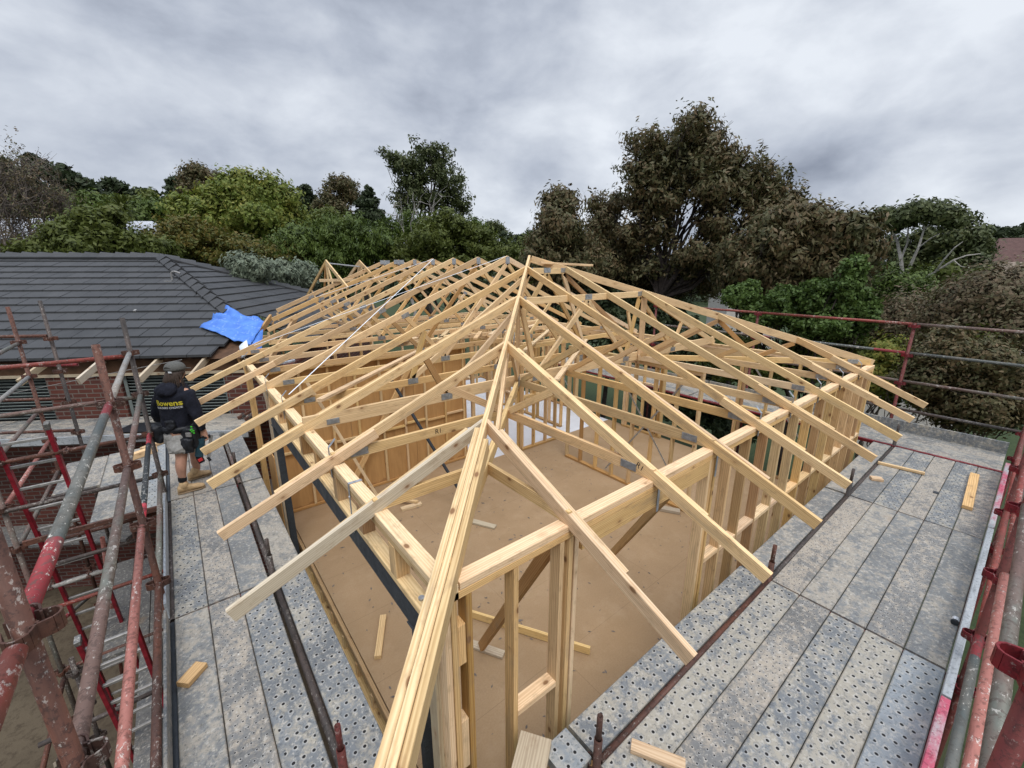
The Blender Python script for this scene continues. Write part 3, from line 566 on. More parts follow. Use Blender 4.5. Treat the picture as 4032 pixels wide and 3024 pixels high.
# white strap braces on the left roof slope, each with a folded end
def onroofL(u, v, up=.004):
    d = ray(u, v); tt = (2.498+up+T*CAM.x-CAM.z)/(d.z-T*d.x); return CAM+d*tt
for i, (a, b, lb) in enumerate((((1705, 1020), (1137, 1553), 'white steel strap brace running steeply down the left roof slope from the fourth truss peak'), ((1988, 1010), (1000, 1360), 'long white steel strap brace crossing the left roof slope from the first truss peak'), ((1700, 1022), (1250, 1168), 'short white steel strap brace near the ridge at the far end of the left slope'))):
    p, q = onroofL(*a), onroofL(*b); tag(beam('strap_brace', p, q, .022, .002, 'strap_white', None, up=(-T, 0, 1)), lb, 'brace', 'white strap braces on the roof')
def strap(x, y, ax, lab, h=.28):
    t = thing('tie_strap', lab, 'tie strap', (x, y, PT), 0, 'steel tie straps'); m = MB(); z = PT+.003
    if ax == 'R':
        m.beam((x, -.004, z), (x, .094, z), .03, .002, align=1, c=.0004); m.beam((x, -.003, z), (x, -.003, z-h), .03, .002, up=(0, 1, 0), c=.0004)
    else:
        m.beam((-.004, y, z), (.094, y, z), .03, .002, align=1, c=.0004); m.beam((-.003, y, z), (-.003, y, z-h), .03, .002, up=(1, 0, 0), c=.0004)
    m.build('band', 'galv', t)
    if ax == 'L': MB().tube((-.006, y, z-.1), (-.006, y, z-.108), .006, 6).build('nail_head', 'galv_white', t)
strap(1.83, 0, 'R', 'steel tie strap on the right top plate beside the second rafter'); strap(2.72, 0, 'R', 'steel tie strap on the right top plate beside the third rafter'); strap(0, 1.35, 'L', 'thin steel tie strap on the left top plate between the two near rafters', .4)
for i, (x, y, z) in enumerate(((.10, 3.54, 2.58), (.10, 1.80, 2.56), (.10, 4.55, 2.58), (.10, 6.36, 2.58))):
    t = thing('hold_down_cleat', ['bent steel cleat at the foot of the fourth left rafter', 'bent steel cleat at the foot of the second left rafter', 'bent steel cleat at the foot of the first full truss', 'bent steel cleat at the foot of the third full truss on the left'][i], 'cleat', (.0, y, PT), 0, 'steel hold-down cleats')
    m = MB(); m.beam((-.006, y-.03, 2.56), (-.006, y-.03, 2.30), .03, .003, up=(1, 0, 0), c=.0005); m.beam((-.006, y-.03, 2.56), (.05, y-.03, 2.62), .03, .003, c=.0005); m.build('band', 'galv', t)
    MB().tube((-.012, y-.03, 2.40), (-.004, y-.03, 2.40), .008, 8).build('bolt', 'galv_white', t)
for i, (x, z) in enumerate(((3.56, 2.5), (4.39, 2.5), (5.27, 2.5), (6.14, 2.5), (7.02, 2.5))):
    t = thing('hold_down_cleat', '%s bent steel cleat from the wide front opening along the right top plate' % ORD[i], 'cleat', (x, 0, PT), 0, 'steel hold-down cleats')
    m = MB(); m.beam((x-.03, -.006, 2.56), (x-.03, -.006, 2.32), .03, .003, up=(0, 1, 0), c=.0005); m.beam((x-.03, -.006, 2.56), (x-.03, .05, 2.62), .03, .003, c=.0005); m.build('band', 'galv', t)
    MB().tube((x-.03, -.012, 2.42), (x-.03, -.004, 2.42), .008, 8).build('bolt', 'galv_white', t)
# ================================================================ scaffold
def sheet_plank(p, q, mat, label, wd=.225, z=DK, group='steel scaffold planks'):
    p = Vector((p[0], p[1], z-.0315)); q = Vector((q[0], q[1], z-.0315)); j = random.uniform(-.002, .003)
    return tag(beam('scaffold_plank', p+Vector((0, 0, j)), q+Vector((0, 0, j)), wd, .063, mat, c=.006), label, 'scaffold plank', group)
ROWN = ['beside the inner ledger tube', 'second from the inner ledger tube', 'middle of five', 'second from the toe board', 'against the toe board']
BAYN = ['nearest right bay', 'second right bay', 'third right bay', 'far right bay']
PF, FI, PL, BR = 'plank_perforated', 'plank_fine', 'plank_plain', 'plank_bright'
mats = [[PL, FI, PF, PF, BR], [PF, FI, PF, PF, BR], [FI, PL, PL, FI, PL], [PL, PF, FI, PF, FI]]
xb = [-1.70, .70, 3.11, 5.52, 7.95]
for b in range(4):
    for r in range(5):
        y = -.577-.2305*r; sheet_plank((xb[b]+.012, y), (xb[b+1]-.012, y), mats[b][r], 'steel deck plank, %s, in the %s' % (ROWN[r], BAYN[b]))
    sheet_plank((xb[b]+.03 if b else -.10, -.303), (xb[b+1]-.02 if b else .44, -.303), [PF, PF, PL, PL][b], 'single steel plank between the wall frame and the inner tube, %s' % BAYN[b])
sheet_plank((.505, -.296), (.705, -.296), BR, 'short bright steel filler plank at the inner corner, beside a pipe spigot', .215)
LROW = ['outermost, beside the guard rails', 'middle row', 'beside the inner ledger tube']; LB = ['nearest left bay', 'second left bay', 'third left bay', 'left bay under the worker']
yb = [-2.40, .0, 2.40, 4.72, 7.06]; lm = [[PL, PL, PL], [PL, FI, PF], [PF, FI, PL], [FI, FI, FI]]
for b in range(4):
    for r in range(3):
        x = -1.077+.2305*r; sheet_plank((x, yb[b]+.012), (x, yb[b+1]-.012), lm[b][r], 'steel deck plank, %s, in the %s' % (LROW[r], LB[b]))
    if b: sheet_plank((-.316, yb[b]+.02), (-.316, (yb[b+1] if b < 3 else 6.75)-.02), [PL, PF, PL, PL][b], 'single steel plank between the left wall and the inner tube, %s' % LB[b])
# decks at the ladder bay and along the house
for i, (x, y0, y1) in enumerate(((-2.255, 5.82, 6.98), (-2.03, 5.82, 6.98), (-1.80, 4.70, 7.02), (-1.57, 4.70, 7.02), (-1.345, 4.70, 7.02))):
    sheet_plank((x, y0), (x, y1), [FI, FI, PL, PL, BR][i], '%s plank from the left on the small deck behind the red ladder' % ORD[i])
HA = R_(-32); E1 = Vector((cos(HA), sin(HA), 0)); EN = Vector((sin(HA), -cos(HA), 0)); H0 = Vector((-1.4, 8.9, 0))      # house wall line, EN points out to the camera
def hs(s, o, z): return H0 + E1*s + EN*o + Vector((0, 0, z))
for r in range(4):
    for b, (s0, s1) in enumerate(((-4.7, -2.32), (-2.30, .1), (.12, 2.2))):
        a, c = hs(s0, .16+.232*r, 0), hs(s1, .16+.232*r, 0); sheet_plank((a.x, a.y), (c.x, c.y), PL if (r+b) % 2 else FI, 'plank along the brick house, %s from the wall, %s' % (ORD[r], ['left length', 'middle length', 'right length behind the worker'][b]))
for i in range(3):
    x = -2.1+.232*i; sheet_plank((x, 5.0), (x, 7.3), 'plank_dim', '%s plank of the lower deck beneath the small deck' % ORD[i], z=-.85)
for r in range(3):
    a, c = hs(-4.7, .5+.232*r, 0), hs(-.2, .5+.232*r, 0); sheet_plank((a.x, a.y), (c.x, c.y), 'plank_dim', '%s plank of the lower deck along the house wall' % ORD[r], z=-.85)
def tube(p, q, mat, label, r=.0242, grp='scaffold tubes', name='scaffold_tube'):
    return tag(pipe(name, p, q, r, mat), label, 'scaffold tube', grp)
def cup_mesh(c, m, dirs=((1, 0), (-1, 0), (0, 1), (0, -1)), reach=.078, h=.052, w=.028):
    for dx, dy in dirs:
        px, py = -dy, dx; pts = []
        for a in range(7):
            th = -pi/2+pi*a/6; pts.append((reach-w+w*cos(th), w*sin(th)))
        pts = [(.02, -w*1.25)]+pts+[(.02, w*1.25)]
        P = [(c[0]+dx*a+px*b, c[1]+dy*a+py*b, c[2]) for a, b in pts]
        for a, b in zip(P, P[1:]):
            m.beam(a, b, .006, h, c=.0008)
def standard(x, y, z0, z1, mat, label, levels, dirs=((1, 0), (-1, 0), (0, 1), (0, -1)), cupmat=None, spigot=False):
    t = thing('scaffold_standard', label, 'scaffold standard', (x, y, z0), 0, 'upright scaffold standards')
    pipe('shaft', (x, y, z0), (x, y, z1), .0242, mat, t)
    for z in levels:
        m = MB(); cup_mesh((x, y, z), m, dirs); m.build('wedge_bracket', cupmat or mat, t)
    if spigot: pipe('spigot', (x, y, z1-.02), (x, y, z1+.17), .017, mat, t, 14)
    if z0 < GZ+.1:
        m = MB(); m.beam((x-.08, y, z0), (x+.08, y, z0), .16, .012, align=1); m.build('base_plate', mat, t)
    return t
# right side: inner ledger, spigots, outer rails
for i in range(4):
    tube((xb[i]+.04, -.442, DK-.028), (xb[i+1]-.03, -.442, DK-.028), ['tube_rust', 'tube_rust', 'tube_dark', 'tube_dark'][i], 'rusty ledger tube lying in the gap between planks, %s' % BAYN[i])
for i, x in enumerate((.705, 3.11, 5.515, 7.99)):
    standard(x, -.442, GZ+.004, DK+.19, ['tube_rust', 'tube_rust', 'tube_dark', 'tube_dark'][i], 'short rusty spigot sticking up through the right deck, %s from the near corner' % ORD[i], (DK-.04, DK-2), ((0, 1), (0, -1)), spigot=True)
for i, (x, y, mt) in enumerate(((.70, -1.70, 'post_red'), (3.11, -1.70, 'post_red'), (5.52, -1.70, 'post_red'), (8.93, -1.70, 'post_red'), (8.93, -.20, 'post_red'), (8.93, 2.27, 'post_red'), (8.93, 4.72, 'post_red'))):
    standard(x, y, GZ-.9+.004 if x > 8 else GZ+.004, 3.03, mt, ['dark red upright at the lower right corner, nearest of the right guard rail posts', 'red upright in the right guard rail, second from the camera', 'red upright in the right guard rail, third from the camera', 'red upright at the right far corner of the deck', 'tall red upright of the far guard rail, in front of the brown shrubs', 'red upright of the far guard rail showing above the far rafters', 'red upright of the far guard rail, hidden behind the trusses'][i], (2.98, 2.48, 1.99, 1.50, DK-.06), cupmat='steel_red')
RZ = (1.53, 2.03, 2.52, 3.01)
rm = [['tube_grey', 'tube_red', 'tube_olive', 'tube_red'], ['tube_teal', 'tube_pink', 'tube_olive', 'tube_red'], ['tube_red', 'tube_red', 'tube_grey', 'tube_red'], ['tube_red', 'tube_olive', 'tube_red', 'tube_olive']]
LVN = ['lowest', 'second from the deck', 'third from the deck', 'topmost']; xr = [-1.75, .70, 3.11, 5.52, 8.93]
for b in range(4):
    for k in range(4): tube((xr[b]+.03, -1.70-.012*(k % 2), RZ[k]), (xr[b+1]-.03, -1.70-.012*(k % 2), RZ[k]), rm[b][k], '%s guard rail tube along the right edge, %s' % (LVN[k], BAYN[b]))
fm = [['tube_dark', 'tube_olive', 'tube_teal', 'tube_olive'], ['tube_dark', 'tube_olive', 'tube_teal', 'tube_red'], ['tube_dark', 'tube_dark', 'tube_olive', 'tube_red']]; yr = [-1.70, -.20, 2.27, 4.72]
for b in range(3):
    for k in range(4): tube((8.93, yr[b]+.03, RZ[k]), (8.93, yr[b+1]-.03, RZ[k]), fm[b][k], '%s tube of the far guard rail, %s' % (LVN[k], ['right length by the rusty shrubs', 'length behind rafter tails', 'left length behind the hip trusses'][b]))
for i, (x0, x1, mt) in enumerate(((-1.7, .70, 'board_red'), (.72, 2.62, 'board_red'), (2.64, 5.50, 'board_grey'), (5.52, 7.93, 'board_red'))):
    tag(beam('toe_board', (x0, -1.638, DK+.085), (x1, -1.638, DK+.085), .045, .15, mt), ['red and white worn toe board under the camera', 'red and white worn toe board at the right edge of the near planks', 'plain grey toe board at the right edge with a socket beside it', 'red worn toe board at the right edge of the far planks'][i], 'toe board', 'toe boards')
for i, (y0, y1) in enumerate(((-1.6, .72), (.75, 3.1), (3.13, 5.5), (5.53, 7.9))):
    for r in range(4):
        x = 8.13+.232*r; sheet_plank((x, y0), (x, y1), PL if r % 2 else FI, '%s plank from the red transom, far cross deck, %s' % (ORD[r], ['right length', 'left length behind studs', 'third length along the far wall', 'fourth length along the far wall'][i]))
    tag(beam('toe_board', (8.905, y0, DK+.095), (8.905, y1, DK+.095), .03, .19, 'plank_perforated' if i == 0 else 'plank_plain'), ['perforated steel toe board standing along the far deck edge, right length', 'steel toe board along the far deck edge, left length behind the studs', 'steel toe board along the far deck, third length behind the trusses', 'steel toe board along the far deck, fourth length behind the trusses'][i], 'toe board', 'toe boards')
tube((8.0, .8, DK-.03), (8.0, 7.9, DK-.03), 'steel_red', 'long dark red ledger tube outside the far stud wall')
tag(beam('transom', (7.985, -1.62, DK-.02), (7.985, .75, DK-.02), .05, .05, 'steel_red'), 'dark red steel transom crossing the right deck at its far end', 'transom', 'steel transoms')
for i, x in enumerate((.705, 3.11, 5.518)): tag(beam('transom', (x, -1.63, DK-.05), (x, -.47, DK-.05), .020, .06, 'steel_red'), '%s dark red steel transom in the joint between plank ends on the right deck' % ORD[i], 'transom', 'steel transoms')
# left side
S0, S1, S2, S3, S4, S5 = (-1.25, .04), (-1.25, 2.60), (-1.25, 5.05), (-2.28, 7.70), (-2.57, 7.50), (-2.58, 5.10)
LZ = (1.40, 1.95, 2.46, 2.965)
for i, (s, z1, mt, lb) in enumerate(((S0, 3.42, 'tube_rust', 'thick rusty upright at the lower left corner, nearest of all the standards'), (S1, 3.40, 'tube_rust', 'rusty brown upright in the left guard rail, between the near post and the worker'), (S2, 3.37, 'tube_dark', 'slim dark upright right beside the worker'), (S3, 3.46, 'tube_dark', 'brown green upright in front of the brick wall'), (S4, 3.40, 'tube_rust', 'paint-splattered rusty upright left of the brick wall'), (S5, 2.3, 'tube_olive', 'dark olive upright at the left edge of the picture beside the red ladder'))):
    standard(s[0], s[1], GZ+.004, z1, mt, lb, [z-.0 for z in LZ]+[DK-.06-.4, .4, -.1, -.9] if i < 3 else [2.9, 2.4, 1.9, 1.4, .9, .35, -.1, -.85, -1.6], ((1, 0), (0, 1), (0, -1)) if i == 0 else ((1, 0), (-1, 0), (0, 1), (0, -1)), cupmat='tube_rust')
lt = [['tube_rust', 'tube_pink', 'tube_olive', 'tube_teal'], ['tube_olive', 'tube_black', 'tube_olive', 'tube_grey']]
for b, (a, c) in enumerate(((S0, S1), (S1, S2))):
    for k in range(4):
        tube((-1.25-.008*(k % 2), a[1]+(.03 if b else .02), LZ[k]), (-1.25-.008*(k % 2), c[1]-.03, LZ[k]), lt[b][k], '%s left guard rail tube, %s' % (LVN[k], ['big near length between the two rusty uprights', 'length between the rusty upright and the worker'][b]))
for k in range(4): tube((-1.25, -2.3, LZ[k]), (-1.25, S0[1]-.09, LZ[k]), ['tube_rust', 'tube_dark', 'tube_red', 'tube_red'][k], '%s left guard rail tube at the left edge, below the camera' % LVN[k])
for i in range(3): tube((-1.205, yb[i+1]+.02, DK-.03), (-1.205, yb[i+2]-.02, DK-.03), ['steel_black', 'tube_dark', 'steel_black'][i], '%s dark ledger tube along the outer edge of the left deck' % ORD[i])
for i, (y0, y1, mt) in enumerate(((.05, 2.36, 'plank_plain'), (2.44, 4.66, 'board_grey'))): tag(beam('toe_board', (-1.228, y0, DK+.07), (-1.228, y1, DK+.07), .018, .15, mt), ['grey toe board along the outer edge of the near left planks', 'grey toe board along the outer edge of the left planks beside the worker'][i], 'toe board', 'toe boards')
for i in range(4): tube((-.458, max(yb[i]+.03, -.3), DK-.026), (-.458, yb[i+1]-.03, DK-.026), ['tube_dark', 'tube_dark', 'tube_dark', 'tube_olive'][i], 'dark green ledger tube between planks, %s' % LB[i])
for i, y in enumerate((.42, 2.52, 4.95)): standard(-.458, y, GZ+.004, DK+.19, 'tube_dark' if i else 'post_red', 'short spigot sticking up through the left deck, %s from the near corner' % ORD[i], (DK-.04,), ((1, 0), (-1, 0)), spigot=True)
for i, y in enumerate((0.0, 2.40, 4.72)): tag(beam('transom', (-1.19, y, DK-.05), (-.49, y, DK-.05), .020, .06, 'steel_red'), '%s dark red steel transom in the joint between plank ends on the left deck' % ORD[i], 'transom', 'steel transoms')
# cross tubes from the worker's upright out to the left
for k, (z, mt, lb) in enumerate(((2.93, 'tube_red', 'worn red cross tube running left from the top of the worker\'s upright'), (2.43, 'tube_olive', 'grey olive cross tube running left at guard rail height behind the rusty upright'), (1.93, 'tube_rust', 'rusty red cross tube with couplers crossing in front of the red ladder'), (1.38, 'tube_dark', 'dark cross tube running left at deck height past the red ladder'))):
    tube((S2[0]-.04, S2[1], z), (-3.7, S2[1], z), mt, lb)
for k, (x, z) in enumerate(((-1.98, 1.93), (-2.47, 1.93), (-2.1, .34), (-2.42, .34))):
    t = thing('tube_coupler', ['rusty bolted coupler on the cross tube at the right ladder rail', 'rusty bolted coupler on the cross tube at the left ladder rail', 'grey coupler on the short pale tube, right one', 'grey coupler on the short pale tube, left one'][k], 'coupler', (x, S2[1], z), 0, 'scaffold couplers')
    m = MB(); m.tube((x-.025, S2[1], z), (x+.025, S2[1], z), .033, 12); m.build('clamp', 'tube_rust', t); m = MB(); m.tube((x, S2[1]-.06, z+.03), (x, S2[1]+.05, z+.03), .008, 8); m.beam((x-.02, S2[1]-.05, z), (x+.02, S2[1]-.05, z), .05, .03); m.build('bolt', 'tube_rust', t)
tube((-2.5, 5.02, .34), (-1.85, 5.02, .34), 'tube_grey', 'short pale grey tube clamped across the red ladder'); tube((-2.54, 5.1, .02), (-1.3, 5.1, .02), 'tube_red', 'red cross tube below the short pale grey tube'); tube((-2.54, 5.1, -.85), (-1.3, 5.1, -.85), 'tube_rust', 'rusty cross tube low down behind the ladder')
tube((-1.3, 5.05, DK-.55), (-2.5, 5.05, .6), 'tube_dark', 'dark tube under the small deck front')
for k, (z, mt) in enumerate(((2.89, 'tube_olive'), (2.40, 'tube_grey'), (1.89, 'tube_olive'), (1.40, 'tube_pink'), (.90, 'tube_olive'))): tube((S4[0], S4[1]-.04, z), (S4[0], 5.14, z), mt, '%s of five tubes coming towards the camera from the paint-splattered upright' % ORD[k])
for k, (z, mt, ln) in enumerate(((2.94, 'tube_rust', 2.6), (1.96, 'tube_rust', 2.6), (1.43, 'tube_rust', 2.6), (2.42, 'tube_teal', 3.2))):
    a = Vector((S3[0], S3[1], z)); o_ = EN*(-.35 if k == 3 else 0); tube(a-E1*.03+o_, a-E1*ln+o_, mt, ['upper rusty tube running left in front of the house eave', 'middle rusty tube running left in front of the louvred window', 'lowest rusty tube running left above the house deck', 'dark teal tube running left just under the house eave'][k])
tag(beam('transom', (-2.42, 4.68, DK-.03), (-1.28, 4.68, DK-.03), .03, .06, 'tube_rust'), 'dark red transom along the front of the small deck behind the rails', 'transom', 'steel transoms')
tag(beam('transom', (-2.42, 5.79, DK-.03), (-1.95, 5.79, DK-.03), .03, .05, 'tube_dark'), 'dark transom at the ladder hole under the two short planks', 'transom', 'steel transoms')
a, c = hs(-4.7, 1.06, DK-.05), hs(2.2, 1.06, DK-.05); tag(beam('deck_fascia', a, c, .02, .14, 'board_grey'), 'grey steel front edge of the deck along the brick house', 'deck edge')
tag(beam('transom', hs(.35, 1.10, DK-.02), hs(1.3, 1.10, DK-.02), .03, .05, 'steel_red'), 'bright red transom at the front of the house deck left of the worker', 'transom', 'steel transoms')
for i, (x, y, mt, lb) in enumerate(((-1.9, 7.2, 'tube_rust', 'orange-brown upright under the small deck'), (-1.3, 7.1, 'tube_red', 'red upright under the far end of the small deck'), (-2.0, 8.9, 'tube_dark', 'dark upright under the house deck'))): standard(x, y, GZ+.004, DK-.07, mt, lb, (.3, -.85))
tube((-2.4, 6.6, -2.45), (-2.0, 5.6, .5), 'tube_pink', 'slanting pinkish brace tube low behind the ladder'); tube((-2.5, 5.3, -.3), (-2.5, 7.3, -1.2), 'tube_teal', 'slanting dark brace tube low at the left')
q_ = onz(352, 2800, -1.2); standard(q_.x, q_.y, GZ+.004, -.4, 'tube_dark', 'short dark upright standing on the earth at the lower left', (-.6, -1.1, -1.6))
standard(-2.0, 2.62, GZ+.004, -.3, 'tube_rust', 'low rusty upright behind the pink guard rail tube', (-.85, -1.6))
tube((-2.58, 2.6, -.85), (-1.3, 2.6, -.85), 'tube_olive', 'low olive cross tube above the earth'); tube((-2.55, 2.7, -.9), (-2.56, 5.0, -.9), 'tube_rust', 'low rusty tube running back towards the red ladder'); tube((-1.3, 3.7, -.55), (-2.5, 3.7, -.55), 'tube_dark', 'low dark cross tube in front of the lower red ladder')
tube((-2.5, 6.0, .45), (-1.35, 6.0, .45), 'tube_rust', 'rusty cross tube under the small deck'); tube((-1.33, 5.2, .5), (-1.33, 7.3, -.7), 'tube_dark', 'dark slanting brace under the small deck')
for i in range(4):
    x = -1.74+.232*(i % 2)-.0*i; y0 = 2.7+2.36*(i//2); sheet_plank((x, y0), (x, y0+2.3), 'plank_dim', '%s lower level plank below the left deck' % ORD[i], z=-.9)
def ground_bits():
    rg = random.Random(8); v = []; f = []
    for i in range(260):
        x, y = rg.uniform(-3.6, -1.3), rg.uniform(1.2, 5.6); l = rg.uniform(.01, .07); a = rg.random()*6.28; b = len(v); wd = l*rg.uniform(.15, .6); z = ground_z(x, y)+.02+.03*rg.random()
        for sx, sy in ((-1, -1), (1, -1), (1, 1), (-1, 1)): v.append((x+l*sx*cos(a)-wd*sy*sin(a), y+l*sx*sin(a)+wd*sy*cos(a), z+.01*rg.random()))
        f.append((b, b+1, b+2, b+3))
    o = obj('rubble', v, f, 'rubble_bits', None, None, False, 'stuff'); tag(o, 'bits of timber and rubbish scattered on the earth under the left scaffold', 'rubble', None, 'stuff')
simple('rubble_bits', (.22, .18, .13), .9, 0, .5, 3); ground_bits()
# ladders
def ladder(x0, x1, y0, z0, y1, z1, n, label):
    t = thing('ladder', label, 'ladder', ((x0+x1)/2, y0, z0), 0, 'red access ladders'); P = lambda x, s: (x, y0+(y1-y0)*s, z0+(z1-z0)*s); nv = (0, -(z1-z0), (y1-y0))
    for x in (x0, x1): beam('ladder_rail', P(x, 0), P(x, 1), .035, .075, 'ladder_red', t, up=(0, 1, .2)); beam('end_cap', P(x, .992), P(x, 1.006), .042, .082, 'plank_dim', t, up=(0, 1, .2))
    for i in range(n):
        s = (i+.5)/n; beam('rung', (x0+.018, *P(0, s)[1:]), (x1-.018, *P(0, s)[1:]), .03, .03, 'alu', t)
ladder(-2.45, -2.06, 6.02, GZ+.003, 5.0, 2.27, 17, 'upper red ladder with pale rungs rising through the hole of the small deck')
ladder(-1.92, -1.55, 4.0, GZ+.003, 3.2, .75, 12, 'lower red ladder with pale rungs standing on the earth behind the pink rail')
# ================================================================ brick house
simple('louvre', (.16, .185, .175), .55, 0, .15, 12); simple('void_shade', (.085, .045, .025), .9, 0, .4, 6)
t = thing('brick_house', 'old red brick house with dark tiled hip roof and louvred windows', 'house', tuple(H0))
HZ = 1.96
def hbox(name, s0, s1, o0, o1, z0, z1, mat, par=t):
    MBx = MB(); v = [hs(s, o, z) for z in (z0, z1) for s, o in ((s0, o1), (s1, o1), (s1, o0), (s0, o0))]; MBx.add(v, [(3, 2, 1, 0), (4, 5, 6, 7), (0, 1, 5, 4), (1, 2, 6, 5), (2, 3, 7, 6), (3, 0, 4, 7)])
    return MBx.build(name, mat, par, Matrix.Translation(H0) @ Matrix.Rotation(HA, 4, 'Z'))
# brick piers between the windows; windows are recessed louvres
wins = [(-9, -3.3, None), (-3.3, -1.70, 'w'), (-1.70, -.44, None), (-.44, 1.40, 'w'), (1.40, 2.42, None)]
WZ0, WZ1 = 1.02, 1.90
for s0, s1, k in wins:
    if k is None: hbox('wall', s0, s1, -.22, 0, GZ-.3, HZ, 'brickwork')
    else:
        hbox('wall', s0, s1, -.22, -.001, GZ-.3, WZ0-.1, 'brickwork'); wn = hbox('window', s0+.002, s1-.002, -.21, -.16, WZ0-.1, HZ, 'black_plastic')
        m = MB(); z = WZ0
        while z < WZ1:
            m.beam(hs(s0+.06, -.10, z), hs(s1-.06, -.10, z), .012, .062, up=EN*.8+Vector((0, 0, .6)), c=.001); z += .062
        m.build('louvre', 'louvre', wn, Matrix.Translation(H0) @ Matrix.Rotation(HA, 4, 'Z'))
        for s in (s0+.03, s1-.03): m = MB(); m.beam(hs(s, -.07, WZ0-.1), hs(s, -.07, HZ), .05, .05, up=(1, 0, 0)); m.build('window_frame', 'louvre', wn, Matrix.Translation(H0) @ Matrix.Rotation(HA, 4, 'Z'))
        m = MB(); m.beam(hs(s0, -.05, WZ0-.1), hs(s1, -.05, WZ0-.1), .16, .05); m.build('sill', 'brickwork', wn, Matrix.Translation(H0) @ Matrix.Rotation(HA, 4, 'Z'))
hbox('wall', 2.2, 2.42, -8.3, -.22, GZ-.3, HZ, 'brickwork')
hbox('eave_void_shade', -9, 2.3, -.5, -.012, HZ+.002, HZ+.30, 'void_shade'); hbox('wall_plate', -9, 2.2, -.05, .03, HZ+.001, HZ+.05, 'rafter_old')  # first box: dark fill whose colour stands for the shade inside the roof
